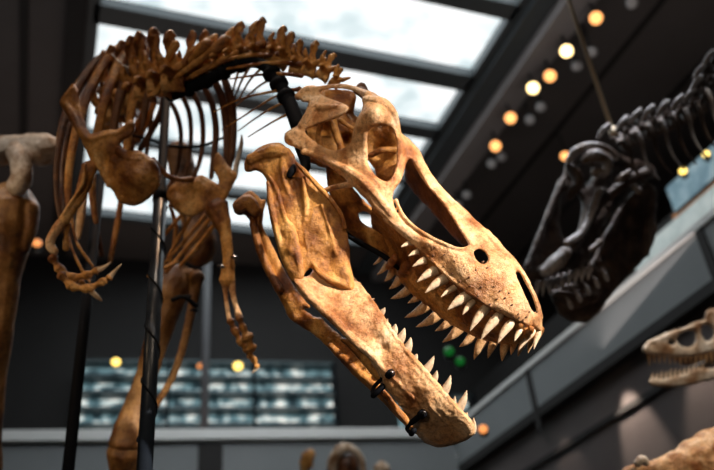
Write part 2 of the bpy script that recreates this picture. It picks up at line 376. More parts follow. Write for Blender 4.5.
far_t = [((380,258),(373.4,264.7),4),((386,264),(377,275),6),((391,272),(384.5,281.7),7),((398,280),(389.6,289),8),((407.5,288.5),(391,298.7),9),((418.5,294.5),(408,303),8),
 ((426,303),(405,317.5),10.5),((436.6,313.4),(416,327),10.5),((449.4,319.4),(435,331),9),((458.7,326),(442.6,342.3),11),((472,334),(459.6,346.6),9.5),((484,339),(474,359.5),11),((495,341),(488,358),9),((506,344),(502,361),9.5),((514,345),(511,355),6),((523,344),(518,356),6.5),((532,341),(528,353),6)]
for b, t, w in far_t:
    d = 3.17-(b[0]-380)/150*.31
    tooth_obj(b, t, w, d, d-.01, M['tooth_dark'], skull, bend=-.1 if b[0] < 480 else .04)  # far row takes the darker tooth colour for its shade
# ---- lower jaw
sa = [(250,162,3.22),(281,150,3.19),(268,200,3.13),(300,200,3.09),(330,220,3.06),(345,250,3.04),(276,240,3.09),(325,270,3.02),(352,288,3.0)]
bm = bmesh.new()
plate(bm, [(244,165),(245,171),(249,172.5),(255.5,171),(262,173.5),(266.6,182),(267,198),(272,224),(280,250),(292,279),(303,276),(311,268),(318,277),(328,284),(340,289),(352,291.5),(355,286),(351.5,266),(349.5,244),
  (346.5,229),(343.5,216.5),(336,204.6),(324,191),(314,179),(304,169),(297,162),(294,154),(288,149),(281,142.5),(267,143.5),(255.5,149.5),(245,159)], sa, .022, 8,
  [], 1.8,
  [(291,171,4.5,.03),(328,262,9,.018),(318,225,10,-.008),(305,205,7,.008),(300,245,5,.012),(330,240,8,-.006),(345,272,5,-.008)])
def jr(pts): tube(bm, pts, 8)
def fr_(fd, pts): tube(bm, [(x, y, float(fd(np.array([[x, y]]))[0])-z, r) for x, y, z, r in pts], 8)
jr([(296,163,3.09,2),(306,173,3.07,2.6),(318,186,3.05,2.8),(330,199,3.04,2.8),(340,213,3.03,2.4),(345,228,3.03,2)])
jr([(250,160,3.2,6),(262,155,3.19,6),(276,151,3.17,7),(288,153,3.16,5)])
jr([(313,262,3.02,2),(318,271,3.0,2.6),(328,279,2.99,3),(342,284,2.99,3),(352,287,2.99,2)])
jr([(303,178,3.075,2.5),(306,205,3.06,3),(305,232,3.05,2.4),(309,252,3.03,2)])
jr([(322,205,3.05,2),(330,230,3.03,2.6),(336,255,3.02,2)])
jr([(283,160,3.16,4),(284,178,3.11,3),(290,196,3.09,2)])
sura = link('surangular', blend(bm, 'surangular', .0038, 1, .002, 28), M['bone'], root)
bm = bmesh.new()
plate(bm, [(267,173),(273,180),(280,194),(284,214),(292,222),(297,232),(301,250),(304,266),(303,280),(292,281),(281,260),(272,228),(266.5,200)],
      [(270,180,3.12),(285,220,3.06),(300,270,3.01),(272,220,3.08),(282,255,3.04)], .018, 6, step=1.8, dents=[(280,236,5,.012),(290,250,4,-.01),(274,205,4,-.008)])
jr([(269,176,3.11,2),(277,190,3.09,2.6),(283,212,3.06,2.4),(291,234,3.035,3),(297,256,3.01,3),(300,270,3.0,2.4)])
jr([(268,182,3.11,2),(271,205,3.07,3),(277,232,3.05,3),(285,258,3.03,3),(292,276,3.01,2)])
link('angular', blend(bm, 'angular', .0038, 1, .002, 30), M['bone'], sura)
den = field([(295,280,3.0),(330,270,3.06),(352,285,3.03),(330,312,2.95),(365,300,2.96),(365,345,2.88),(400,345,2.86),(390,385,2.83),(420,370,2.80),(430,400,2.76),(450,402,2.75),(425,438,2.84),(455,440,2.80),(472,430,2.76)])
bm = bmesh.new()
plate(bm, [(292.8,278.5),(300,294),(314,307.4),(326,319),(340,332),(353,345),(364,354),(371.5,363),(379,376),(386,389),(401,407),(411,423),(418.7,438),(429,445),(441,447.5),(454.5,445),(468,440),(475,433),
  (474,424),(465,415),(458,408),(449,399),(440,388.5),(431.5,379),(420,365.5),(408,353),(399.6,341),(389,325),(372,300),(365,290),(358,281.5),(352,275),(340,262),(318,262),(310,274),(303,277)], den, .024, 8, step=1.8,
  dents=[(375,338,6,.014),(383,349,6,.016),(368,328,5,.008),(340,305,8,.006),(352,318,6,-.005),(425,425,12,-.012),(440,408,6,-.006),(400,372,5,-.006),(414,398,6,.006)])
def dr(pts): tube(bm, [(x, y, float(den(np.array([[x, y]]))[0])-z, r) for x, y, z, r in pts], 8)
dr([(296,281,.012,3),(306,293,.018,4),(320,307,.02,4.5),(336,322,.02,4.5),(352,338,.018,4.5),(368,352,.016,4.5),(384,368,.014,4),(400,384,.014,4),(414,398,.012,4)])
dr([(358,284,.006,2.5),(372,303,.01,3),(389,328,.01,3),(406,351,.01,3.4),(422,369,.01,3.4),(440,390,.01,3.4),(456,408,.008,3.4),(470,422,.006,3)])
dr([(444,400,.016,2),(440,409,.02,1.8)]); dr([(449,405,.016,2),(446,415,.02,1.8)]); dr([(455,410,.016,2),(451,420,.02,1.8)])
dr([(460,415,.014,2),(457,424,.018,1.8)]); dr([(466,420,.012,2),(463,429,.014,1.8)]); dr([(436,396,.018,3),(430,404,.02,3.5),(438,413,.022,2.4),(448,424,.02,2)])
random.seed(5)
for i in range(26):   # rugose knobs near the chin
    x = random.uniform(396, 440); y = x-8+random.uniform(-8, 14)-0
    dr([(x, y, .018, random.uniform(1.2, 2.6)), (x+2, y+1.5, .018, 1.2)])
jaw = link('dentary', blend(bm, 'dentary', .0036, 1, .0022, 45), M['bone_pale'], root)
bm = bmesh.new()   # small alveolar shelf splinter & groove edge under the dentary
plate(bm, [(346,338),(360,347),(369,356),(376,368),(384,383),(376,380),(366,368),(352,352),(340,340)], [(350,342,2.9),(380,378,2.86)], .012, 4, step=1.8)
link('splenial', blend(bm, 'splenial', .0036, 1, .0015, 30), M['bone'], jaw)
low_t = [((370,300),(374.5,298.5),3),((381,313),(385,307.7),6),((385,323),(387.5,319),4.5),((393,331.5),(395.5,324),8),((398.7,340),(404.7,328),9),((406,349.5),(410.8,337.5),9),((413,360),(417,354),7),
 ((424.7,370),(434,356),8.5),((433,380),(437,370.5),7),((442.5,392),(450.7,375.5),9),((452,405),(455,396.5),6),((458,408),(466.7,390.5),9),((464.5,419),(467,412),5),((472.5,430),(473.5,418),6)]
for b, t, w in low_t:
    d = float(den(np.array([[b[0]-2, b[1]+2]]))[0])
    tooth_obj(b, t, w, d, d-.015, M['tooth'], jaw, bend=-.08, root=.3)
bm = bmesh.new()   # far mandible
plate(bm, [(233.4,204),(234,212),(238.5,215.5),(245,215.5),(249.6,221),(251,231),(255.5,246),(260.6,263),(267,276),(275,291),(283,305),(287,315),(293,322),(311,333),(325,345),(348,370),(366,387),(382,402),(396,417),(410,431),(420,436),(416,424),(404,412),
  (386,392),(372,370),(352,346),(330,326),(312,308),(296,288),(284,268),(275,250),(268,236),(263,226),(263.5,214),(266,200),(261,199),(256,194),(250.4,190),(242,195)],
  [(240,203,3.42),(260,205,3.42),(256,250,3.4),(290,300,3.25),(300,325,3.22),(350,355,3.06),(400,415,2.9),(415,430,2.86)], .022, 6.5,
  [[(304,309),(311,309),(320,317),(314,316)]], 2, [(300,314,6,.012),(262,240,4,.008),(330,345,4,.012)])
jr([(238,207,3.36,7),(248,202,3.36,8),(256,212,3.36,6)])
jr([(253,222,3.36,4),(259,246,3.34,4.5),(268,268,3.3,4.5),(280,290,3.24,4)])
jr([(330,345,3.08,3.4),(350,364,3.02,3.6),(370,382,2.96,3.6),(386,396,2.9,3.8),(398,411,2.87,3.4),(409,425,2.86,2.6)])
link('far_mandible', blend(bm, 'far_mandible', .004, 1, .002, 30), M['bone'], root)
def clamp(a, b, c, e, d):
    bm = bmesh.new()
    tube(bm, [(a[0], a[1], d, 3), (b[0], b[1], d-.02, 3)], 12, sub=1)
    tube(bm, [(b[0]-1.5, b[1]+1.5, d-.02, 4.4), (b[0]+1.5, b[1]-1, d-.03, 4.6)], 12, sub=1)
    tube(bm, [(a[0], a[1], d, 2), ((a[0]+c[0])/2-4, (a[1]+c[1])/2, d+.02, 2), (c[0], c[1], d+.0, 2)], 8)
    tube(bm, [(c[0], c[1], d, 3), (e[0], e[1], d-.01, 3.2)], 12, sub=1)
    o = link('clamp', finish(bm, 'clamp'), M['steel'], root, 'black steel clamp gripping the lower jaw')
    bm = bmesh.new(); tube(bm, [(b[0]+1.5, b[1]-1, d-.035, 2.2), (b[0]+2.4, b[1]-1.6, d-.045, 2.2)], 6, sub=1)
    link('bolt', finish(bm, 'bolt'), M['chrome'], o)
clamp((382,379), (390,374), (373,396), (383,386), 2.84)
clamp((411,423), (422,414), (411,434), (414,430), 2.78)
tube_obj('support_rod', [(316,196,3.32,2.6),(334,222,3.28,2.8),(352,238,3.22,2.8),(385,257,3.13,2.8),(410,278,3.06,2.8),(425,294,3.02,2.6)], M['steel'], root, 'black steel rod running under the palate')
tube_obj('jaw_joint_mount', [(300,146,3.3,6),(304,156,3.24,6),(306,166,3.2,5),(303,174,3.16,3)], M['steel'], root, 'black padded steel mount behind the jaw joint')
tube_obj('jaw_joint_mount', [(294,166,3.11,2.5),(292,171,3.1,4),(289,176,3.1,3)], M['steel'], root)  # black block also stands in for the shade of the jaw notch
# ---- neck and back: vertebrae
def vertebra(ci, ti, d, s=1.0, lean=0, m=None, name='vertebra', parent=None, ribby=True, vox=.0045, wid=.075):
    """ci centrum px, ti spine-tip px"""
    c = np.array(ci, float); t = np.array(ti, float); up = t-c; L = np.linalg.norm(up); up /= L; ax = np.array([up[1], -up[0]])
    if ax[0] < 0: ax = -ax
    q = lambda a, u: (c+ax*a+up*u)
    bm = bmesh.new(); r = 7.5*s
    def tb(l, **k): tube(bm, [(*q(a, u), d+z, rr) for a, u, z, rr in l], 10, **k)
    tb([(-8*s, 0, 0, r), (-4*s, 0, 0, r*.74), (4*s, 0, 0, r*.74), (8*s, 0, 0, r)], cap=False)
    H = L; w = 6.4*s; rv = random.uniform
    l2 = lean+rv(-1.5, 1.5)
    plate(bm, [tuple(q(-w, 4*s)), tuple(q(-w*.95, H*.4)), tuple(q(-w*.75+l2*.6, H*.62)), tuple(q(-w*1.15+l2, H*.8)), tuple(q(-w*.75+l2*1.4, H*.97)), tuple(q(-w*.2+l2*1.4, H*rv(.98, 1.04))), tuple(q(w*.42+l2, H*.84)), tuple(q(w*.3+l2*.7, H*.62)), tuple(q(w*.85, H*.42)), tuple(q(w, 4*s))],
          [(c[0]-8, c[1]-10, d+.015), (c[0]+8, c[1]-10, d-.015)], .013*s*d/3.6, 4, step=2)
    tb([(-w*.6+l2*1.2, H*.86, -.01, 2.2*s), (-w*.3+l2*1.4, H*.98, 0, 2.0*s), (w*.3+l2*1.2, H*.9, .012, 1.6*s)])
    zz = wid*s
    for sg in (-1, 1):   # transverse processes and facets
        tb([(0, 6*s, sg*.01, 5*s), (-3*s, 9*s, sg*zz*.6, 3.6*s), (-7*s, 11*s, sg*zz, 3.6*s), (-9*s, 9*s, sg*zz*1.15, 2*s)], flat=.7)
        tb([(2*s, 9*s, sg*.015, 4.6*s), (8*s, 14*s, sg*.035, 3.4*s), (12*s+rv(-1, 2), 20*s+rv(-2, 2), sg*.045, 2*s)])
        tb([(-3*s, 10*s, sg*.015, 4.2*s), (-9*s, 18*s, sg*.035, 3.2*s), (-10*s+rv(-2, 1), 25*s+rv(-3, 3), sg*.045, 1.4*s)])
    return link(name, blend(bm, name, vox, 1, .0035, 34, .3), m or M['bone'], parent or root)
VS = [((334,84),(344,70),3.52,.62,0),((322,76),(334,53),3.56,.8,2),((308,72),(318,41),3.6,.85,1),((296,70),(305,41),3.64,.85,-1),((280,62),(298,36),3.69,.95,-2),((272,60),(286,27),3.73,.95,0),((256,58),(266,18),3.78,1.0,-1),
 ((243,60),(255,20),3.82,1.0,3),((229,64),(243,22),3.86,1.0,0),((216,68),(232,26),3.91,1.0,4),((202,74),(203,30),3.96,1.0,3),((188,79),(191,31),4.0,1.0,2),((174,84),(174,36),4.06,1.05,0),((160,89),(161,33),4.12,1.05,-2),
 ((147,95),(148,37),4.2,1.05,-2),((136,101),(138,41),4.28,1.05,-2),((126,108),(130,46),4.37,1.05,-3),((117,116),(118,50),4.46,1.0,-2),((109,124),(106,56),4.56,1.0,0)]
for i, (c, t, d, s, ln) in enumerate(VS):
    vertebra(c, (t[0]-(2 if i > 11 else 0), t[1]-(5 if i > 11 else 0)), d-(.1 if i > 11 else 0), s*(1.35 if i > 11 else 1.05), ln, M['bone'])
# steel spine tube with collars
bm = bmesh.new()
tube(bm, [(170,96,4.06,6),(190,88,3.98,6),(214,77,3.88,6),(236,66,3.8,6),(255,62,3.73,6),(270,70,3.66,6),(281,86,3.58,6.5),(290,104,3.5,7.5),(299,128,3.42,8),(306,150,3.38,7)], 14)
for x, y, d in [(272,74,3.64),(279,84,3.58),(286,96,3.53),(224,72,3.84),(206,81,3.92),(188,89,3.98),(240,65,3.78)]:
    a = (6, 12) if x > 260 else (10, -5)
    rr = 9.5 if x > 260 else 8
    tube(bm, [(x-a[0]*.16, y-a[1]*.16, d+.005, rr), (x+a[0]*.16, y+a[1]*.16, d-.005, rr)], 16, sub=1, cap=False)
link('spine_armature', finish(bm, 'spine_armature'), M['steel'], root, 'black steel tube with collars carrying the neck')
# ribs --------------------------------------------------------------
def rib(pts, m='bone_dark', flat=.55, seg=10, name='rib', vox=0):
    return tube_obj(name, pts, M[m], root, seg=seg, flat=flat, sub=5)
rib([(112,50,4.5,3.5),(96,62,4.42,4.2),(80,84,4.32,4.2),(66,116,4.22,4),(58,155,4.14,3.5),(57,195,4.1,3),(64,232,4.08,2.4)], 'bone_dark')
rib([(124,44,4.42,4.5),(108,58,4.34,5),(94,82,4.26,5),(82,112,4.18,4.6),(72,150,4.1,4.2),(68,190,4.06,3.6),(72,225,4.04,2.6)], 'bone')
rib([(133,45,4.3,5.5),(122,60,4.24,6),(110,86,4.16,5.4),(101,116,4.1,4.6),(95,150,4.06,4.2),(92,190,4.04,3.6),(96,222,4.04,2.6)], 'bone')
rib([(146,42,4.2,5.5),(143,58,4.16,6.5),(136,84,4.1,5.4),(131,112,4.05,4.4),(127,145,4.02,4),(122,180,4,3.4)], 'bone')
rib([(118,56,4.6,3.5),(96,78,4.56,3.8),(76,110,4.5,3.8),(64,150,4.46,3.4),(62,190,4.44,3),(70,240,4.4,2.6)], 'bone_dark')
rib([(130,60,4.7,3.5),(112,84,4.68,3.8),(100,120,4.66,3.8),(92,170,4.64,3.4),(94,215,4.6,3),(102,255,4.58,2.4)], 'bone_dark')
rib([(150,70,4.6,4),(146,95,4.6,4),(136,130,4.6,3.6),(126,170,4.6,3.4),(118,220,4.58,3),(110,262,4.56,2.6)], 'bone')
rib([(104,56,4.52,4),(88,72,4.46,4.6),(72,98,4.38,4.4),(62,130,4.3,4),(58,165,4.24,3.4),(60,205,4.2,2.6)], 'bone')
rib([(140,44,4.25,5),(132,62,4.2,5.6),(122,88,4.14,5),(115,118,4.1,4.4),(112,150,4.08,3.8)], 'bone_dark')
rib([(154,50,4.15,4.6),(154,66,4.12,5),(148,88,4.08,4.6),(144,112,4.06,3.6),(142,128,4.05,2.4)], 'bone_dark')
rib([(168,60,4.6,4),(160,84,4.6,4),(150,112,4.6,4),(138,140,4.58,3.4)], 'bone')
rib([(98,90,4.8,4),(120,96,4.8,5),(146,92,4.75,5),(170,88,4.7,4.5)], 'bone_dark')
rib([(165,88,4.5,4),(162,110,4.48,4),(152,130,4.46,3.4),(140,150,4.46,3)], 'bone_dark')
rib([(158,62,4.0,3.4),(166,74,3.98,3.4),(156,92,3.98,2.4),(148,96,3.98,1.4)], 'bone')
# far-side ribs seen against the skylight
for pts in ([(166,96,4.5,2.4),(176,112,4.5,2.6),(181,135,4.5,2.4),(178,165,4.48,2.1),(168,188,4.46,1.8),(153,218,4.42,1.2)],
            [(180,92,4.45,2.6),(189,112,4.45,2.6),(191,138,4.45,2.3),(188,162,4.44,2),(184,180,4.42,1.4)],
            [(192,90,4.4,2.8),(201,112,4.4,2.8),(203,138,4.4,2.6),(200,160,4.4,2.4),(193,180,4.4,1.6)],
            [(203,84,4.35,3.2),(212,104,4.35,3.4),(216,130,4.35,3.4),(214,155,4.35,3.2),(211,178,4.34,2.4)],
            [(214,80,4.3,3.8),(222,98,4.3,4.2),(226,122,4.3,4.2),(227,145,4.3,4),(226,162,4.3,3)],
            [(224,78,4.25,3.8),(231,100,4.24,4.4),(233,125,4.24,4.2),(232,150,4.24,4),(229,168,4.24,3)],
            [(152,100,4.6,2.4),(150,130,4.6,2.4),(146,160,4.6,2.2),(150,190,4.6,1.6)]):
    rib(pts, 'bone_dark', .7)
# long cervical ribs
for pts in ([(264,43,3.72,3.6),(244,50,3.76,2.8),(222,60,3.82,2.6),(198,72,3.9,2),(176,86,3.98,1.2)],
            [(284,54,3.66,3.2),(262,55,3.7,2.8),(238,57,3.76,2.4),(214,66,3.84,2),(192,78,3.92,1)],
            [(302,64,3.58,2.8),(284,63,3.62,2.4),(258,64,3.68,2),(227,69,3.78,1.2)],
            [(302,76,3.54,2.4),(284,74,3.58,2),(258,75,3.66,1.4),(230,79,3.74,.8)],
            [(302,90,3.5,2.4),(286,90,3.54,1.8),(264,93,3.6,1.3),(238,100,3.7,.9),(214,112,3.76,.7)],
            [(300,88,3.52,2),(276,96,3.6,1.2),(250,112,3.68,1),(222,130,3.76,.7)],
            [(294,100,3.5,2),(276,106,3.58,1.2),(256,118,3.66,1),(238,131,3.72,.6)],
            [(294,112,3.46,2),(276,120,3.54,1.1),(248,137,3.66,.6)],
            [(276,78,3.86,1.8),(262,84,3.9,1.3),(246,97,3.94,.9),(236,106,3.96,.6)],
            [(264,66,3.9,1.8),(250,80,3.94,1.3),(238,101,3.98,.8)],
            [(250,66,3.95,1.8),(241,82,3.98,1.3),(234,100,4.02,.8)],
            [(242,62,4.0,1.8),(237,76,4.02,1.3),(231,98,4.06,.8)],
            [(226,40,3.82,6.5),(216,49,3.83,6),(200,60,3.86,3.6),(178,76,3.92,2.4),(154,94,4.0,1)],
            [(208,44,3.84,6.5),(197,55,3.87,5),(180,72,4,2),(156,90,4.06,1)],
            [(176,44,3.92,5),(167,60,3.94,3.4),(158,78,4.02,2),(150,96,4.04,1.2)],
            [(210,64,3.9,2),(188,71,3.94,1.6),(164,78,4.0,.9)],
            [(216,36,3.9,3),(205,42,3.9,3),(192,50,3.9,2),(184,58,3.92,1.4)]):
    rib(pts, 'bone', .8, 8, 'cervical_rib')
# ---- shoulder girdles
scf = field([(68,98,3.92),(78,124,3.86),(90,140,3.82),(110,145,3.78),(132,125,3.8),(110,170,3.78),(140,180,3.72),(158,170,3.78),(130,200,3.78)])
bm = bmesh.new()
plate(bm, [(73,83),(79,90),(79,98),(83,113),(90,133),(103,130),(118,129),(127,122),(132,118),(135,127),(133,135),(121,143),(126,150),(140,151),(154.5,159.6),(161,172),(160,185),(150,198),(137,206),(120,203),
  (113,192),(105,182),(99,172),(92,165),(86,150),(74.5,128),(62,109),(59,102),(65,92)],
  scf, .026, 6, step=2.2,
  dents=[(105,160,7,.02),(135,175,14,-.012),(118,152,5,.012),(96,145,6,-.008)])
fr_(scf, [(72,90,.01,4),(67,102,.012,5),(74,116,.014,5.5),(82,132,.016,5),(92,140,.018,4),(106,136,.018,3),(120,133,.018,3),(131,124,.016,4.4)])
fr_(scf, [(118,150,.02,4),(128,158,.02,3),(140,160,.02,3)])
fr_(scf, [(95,150,.016,4),(100,165,.016,4),(110,185,.016,4)])
link('scapulocoracoid', blend(bm, 'scapulocoracoid', .005, 1, .0025, 28), M['bone'], root)
bm = bmesh.new()
plate(bm, [(167,190),(177,181),(192.6,178),(201,174.7),(209.6,179),(218,184),(222,192),(221,199),(213,204),(203,212),(190,217),(178,213),(168,202)], [(170,190,3.99),(195,180,3.96),(195,212,3.92),(220,190,3.98)], .022, 7, step=2.2, dents=[(195,195,6,.02),(180,200,5,-.01),(208,190,5,-.012),(205,205,5,.008)])
plate(bm, [(216,151),(222,155.5),(229,166),(238,175),(232,188),(224,203),(219,200),(218,180),(213,168)], [(220,160,4.02),(225,195,3.96)], .018, 5, step=2.2)
link('scapulocoracoid', blend(bm, 'scapulocoracoid', .005, 1, .0025, 28), M['bone'], root)
bm = bmesh.new()
plate(bm, [(241.5,131),(244,143),(242,155),(239.5,166),(238,176),(233,174),(233,166),(236,156),(239,143)], [(241,135,4.08),(236,175,4.0)], .014, 4, step=2)
link('scapula_blade', blend(bm, 'scapula_blade', .005, 1, .001), M['bone_lit'], root, 'shoulder blade end painted pale as if lit')  # light on the blade painted with the pale bone
rib([(153,159,3.8,2.6),(160,168,3.84,2.6),(168,176,3.88,2.6),(180,180,3.92,2.6),(192,179,3.94,3)], 'bone', .9, 10, 'furcula')
# ---- arms
def limb(name, pts, m='bone', vox=.0045, flat=.85, disp=.0022, label=None):
    bm = bmesh.new(); tube(bm, pts, 12, flat, 5)
    return link(name, blend(bm, name, vox, 1, disp, 28), M[m], root, label)
bm = bmesh.new()
tube(bm, [(90,166,3.8,8),(86,180,3.77,7.5),(80,196,3.74,6),(72,209,3.7,5),(64,220,3.68,6)], 12, .8, 5); tube(bm, [(84,165,3.74,3),(83,182,3.72,2.2),(74,198,3.7,2),(64,214,3.67,2.5)], 8)
link('humerus', blend(bm, 'humerus', .0045, 1, .002), M['bone'], root)
limb('humerus', [(216,207,3.96,13),(221,219,3.95,10),(226,236,3.93,6),(228,256,3.92,5.6),(228,270,3.91,7),(227,281,3.9,8.5)])
limb('ulna', [(62,222,3.68,5),(54,233,3.66,5),(50,244,3.65,5),(55,252,3.64,4)], 'bone_pale')
limb('radius', [(68,224,3.7,3.4),(66,236,3.69,2.8),(66,249,3.68,3.8)])
limb('radius', [(231,282,3.9,4.5),(233,295,3.89,3),(236,306,3.88,2.6),(239,316,3.87,3.4)], 'bone_pale', .0035)
limb('ulna', [(225,284,3.93,3.6),(226,298,3.92,2.2),(228,312,3.9,2.4),(230,320,3.89,3)], 'bone_pale', .0035)
def digit(pts, m='bone', claw=True, d0=3.64):
    """knobbly finger: pts (x,y,r); bulges at each joint, last one a curved claw"""
    bm = bmesh.new()
    for i in range(len(pts)-2 if claw else len(pts)-1):
        a, b = pts[i], pts[i+1]; mx, my = (a[0]+b[0])/2, (a[1]+b[1])/2
        tube(bm, [(a[0]+(b[0]-a[0])*.1, a[1]+(b[1]-a[1])*.1, d0, a[2]*1.25), (mx, my, d0, (a[2]+b[2])*.36), (b[0]-(b[0]-a[0])*.1, b[1]-(b[1]-a[1])*.1, d0, b[2]*1.3)], 10)
    o = link('finger', blend(bm, 'finger', .0028, 1, .001), M[m], root)
    if claw:
        a, b = pts[-2], pts[-1]; bm = bmesh.new(); ax = (b[0]-a[0], b[1]-a[1])
        tube(bm, [(a[0], a[1], d0, a[2]), (a[0]+ax[0]*.4-ax[1]*-.12, a[1]+ax[1]*.4+ax[0]*.12, d0, a[2]*.8), (a[0]+ax[0]*.75-ax[1]*-.1, a[1]+ax[1]*.75+ax[0]*.1, d0, a[2]*.45), (b[0], b[1], d0, .4)], 10, .7)
        link('claw', finish(bm, 'claw'), M['tooth'], o)
digit([(52,257,4.5),(60,270,4.2),(72,278,4.2),(88,275,3.8),(97,270,3.2),(111,262,3)])
digit([(60,274,4.2),(72,287,4.2),(88,289,4),(104,281,3.4),(110,277,3),(121.6,264,3)], d0=3.6)
digit([(80,282,3.6),(90,290,3.2),(102,301,2.4)], claw=True, d0=3.7)
digit([(230,320,3.6),(235,331,3.4),(241,342,3.6),(247,350,3.4),(250,358,2.4)], d0=3.88, claw=False)
digit([(239,317,3.6),(243,328,3.4),(247,337,5.5),(252,349,4.6)], d0=3.86, claw=False)
digit([(249,352,3),(254,360,3),(257,367,2.6),(252,373,2.4)], d0=3.87, claw=True)
limb('gastral_rib', [(72,219,3.78,1.6),(76,240,3.76,1.6),(86,257,3.74,1.6),(93,266,3.72,1.4)], 'bone', .003)
limb('gastral_rib', [(66,228,3.8,1.6),(72,248,3.78,1.6),(82,270,3.76,1.5),(90,282,3.74,1.2)], 'bone', .003)
rib([(84,190,4.3,4.5),(81,215,4.26,4.5),(78,238,4.24,2.5)], 'bone_pale', .6)
for pts in ([(198,205,4.3,2),(182,232,4.3,2),(168,258,4.3,1.6)], [(215,224,4.3,2.4),(198,246,4.28,2.4),(180,266,4.26,2)], [(206,214,4.4,2),(182,244,4.4,2),(160,268,4.4,1.6)],
            [(184,212,4.35,2),(172,226,4.35,2),(160,240,4.35,1.6)], [(214,214,4.5,2.4),(192,242,4.5,2.4),(166,272,4.5,2)], [(178,262,4.2,1.8),(164,268,4.2,2),(148,276,4.2,1.6)], [(170,205,4.4,2),(176,230,4.4,2.2),(170,262,4.4,1.6)]):
    rib(pts, 'bone', 1, 8, 'gastral_rib')
# ---- hind legs
limb('femur', [(178,150,5.1,13),(186,185,5.0,14),(196,220,4.9,15),(200,245,4.85,17),(199,256,4.82,15)], 'bone_leg', .009)
bm = bmesh.new()
tube(bm, [(178,278,4.7,18),(172,292,4.68,18),(163,320,4.64,14),(154,350,4.6,12),(145,380,4.57,11),(136,405,4.54,12),(129,430,4.5,16),(126,446,4.48,18)], 14, .85, 4)
tube(bm, [(190,274,4.66,8),(184,290,4.66,6)], 10)
link('tibia', blend(bm, 'tibia', .008, 1, .004, 14), M['bone_leg'], root)
limb('fibula', [(197,276,4.62,8.5),(195,290,4.62,6),(190,318,4.6,4.6),(182,350,4.58,4),(172,378,4.55,3.6),(158,402,4.52,3.4),(145,425,4.5,4)], 'bone_leg', .007)
limb('metatarsus', [(126,452,4.48,20),(124,480,4.5,14),(124,520,4.55,12),(128,556,4.6,15)], 'bone_leg', .012)
limb('foot', [(128,556,4.6,16),(150,568,4.45,11),(180,580,4.3,7)], 'bone_leg', .012)
limb('foot', [(128,558,4.6,14),(118,575,4.42,11),(110,592,4.25,7)], 'bone_leg', .012)
bm = bmesh.new()
tube(bm, [(-40,150,5.0,20),(-14,152,4.9,17),(12,150,4.8,15),(34,148,4.74,15),(46,150,4.7,16),(47,158,4.7,10)], 14, .9, 4)
tube(bm, [(48,146,4.7,10),(40,158,4.68,11)], 10)
tube(bm, [(14,150,4.7,10),(20,160,4.62,11),(22,176,4.58,12),(16,188,4.58,12)], 12, .8)
link('femur', blend(bm, 'femur', .009, 1, .004, 12), M['bone_lit'], root, 'thigh bone painted pale as if lit by the skylight')  # skylight on this bone put into the paler colour
bm = bmesh.new()
tube(bm, [(8,205,4.66,30),(8,222,4.64,29),(6,245,4.62,23),(2,280,4.6,18),(-2,330,4.56,15),(-6,380,4.54,12),(-10,430,4.5,12),(-14,470,4.5,16)], 14, .85, 4)
tube(bm, [(30,206,4.62,9),(30,225,4.6,8),(24,250,4.6,6)], 10)
link('tibia', blend(bm, 'tibia', .008, 1, .004, 14), M['bone_leg'], root)
limb('metatarsus', [(-14,478,4.5,16),(-16,510,4.52,12),(-14,556,4.6,14)], 'bone_leg', .012)
limb('foot', [(-14,556,4.6,14),(4,572,4.45,11),(24,590,4.3,7)], 'bone_leg', .012)
# wires and small hardware
for pts in ([(112,54,4.2,.6),(122,64,4.1,.6),(134,70,4.1,.6)], ):
    tube_obj('tie_wire', pts, M['wire'], root, 'thin pale wire tying the ribs', seg=6)
tube_obj('rib_brace', [(100,128,4.5,1.2),(148,139,4.46,1.4),(170,146,4.44,1.4),(200,146,4.4,1.4),(232,134,4.3,1.4)], M['steel'], root, 'thin black rod bracing the far ribs', seg=8)
for x, y, d in [(234,257,3.88),(221,266,3.88),(188,296,4.5),(194,310,4.5)]:
    bm = bmesh.new(); tube(bm, [(x-3, y, d+.02, 1.2), (x, y, d-.02, 2.0), (x+2.5, y+.5, d-.02, 1.8)], 8, sub=1)
    link('bolt', finish(bm, 'bolt'), M['chrome'] if d < 4 else M['steel'], root)
tube_obj('leg_bracket', [(172,300,4.42,2.2),(184,297,4.4,2.2),(196,306,4.42,2.6)], M['steel'], root, seg=8)
# ================================================================== support poles
def vpole(name, x, y, d, r1, ztop, zbot, label, split=None, r2=None):
    p = P(x, y, d); e = empty(name, (p.x, p.y, zbot), label, 'pole')
    bm = bmesh.new(); sweep(bm, [Vector((p.x, p.y, zbot)), Vector((p.x, p.y, ztop))], [r1, r1], 20, 1, (1, 0, 0), 1, False)
    if split:
        link('shaft', finish(bm, 'shaft'), M['steel'], e)
        bm = bmesh.new(); sweep(bm, [Vector((p.x, p.y, zbot)), Vector((p.x, p.y, split))], [r2, r2], 24, 1, (1, 0, 0), 1, False)
        sl = link('sleeve', finish(bm, 'sleeve'), M['sleeve'], e)
        bm = bmesh.new(); sweep(bm, [Vector((p.x, p.y, split-.02)), Vector((p.x, p.y, split+.05))], [r2*1.15]*2, 24, 1, (1, 0, 0), 1, False)
        link('collar', finish(bm, 'collar'), M['steel'], e)
        bm = bmesh.new(); n = 60   # cable wound round the sleeve
        W = [Vector((p.x+(r2+.002)*math.cos(a), p.y+(r2+.002)*math.sin(a), split-.05-1.25*i/n)) for i in range(n) for a in [i/n*2*PI*4.6]]
        sweep(bm, W, [.005]*n, 6, 1, None, 2)
        link('cable', finish(bm, 'cable'), M['steel'], e)
    else: link('shaft', finish(bm, 'shaft'), M['steel'], e)
    bm = bmesh.new(); sweep(bm, [Vector((p.x, p.y, zbot)), Vector((p.x, p.y, zbot+.03))], [.14, .14], 24, 1, (1, 0, 0), 1, False)
    link('base_plate', finish(bm, 'base_plate'), M['steel'], e)
bpy.context.view_layer.update()
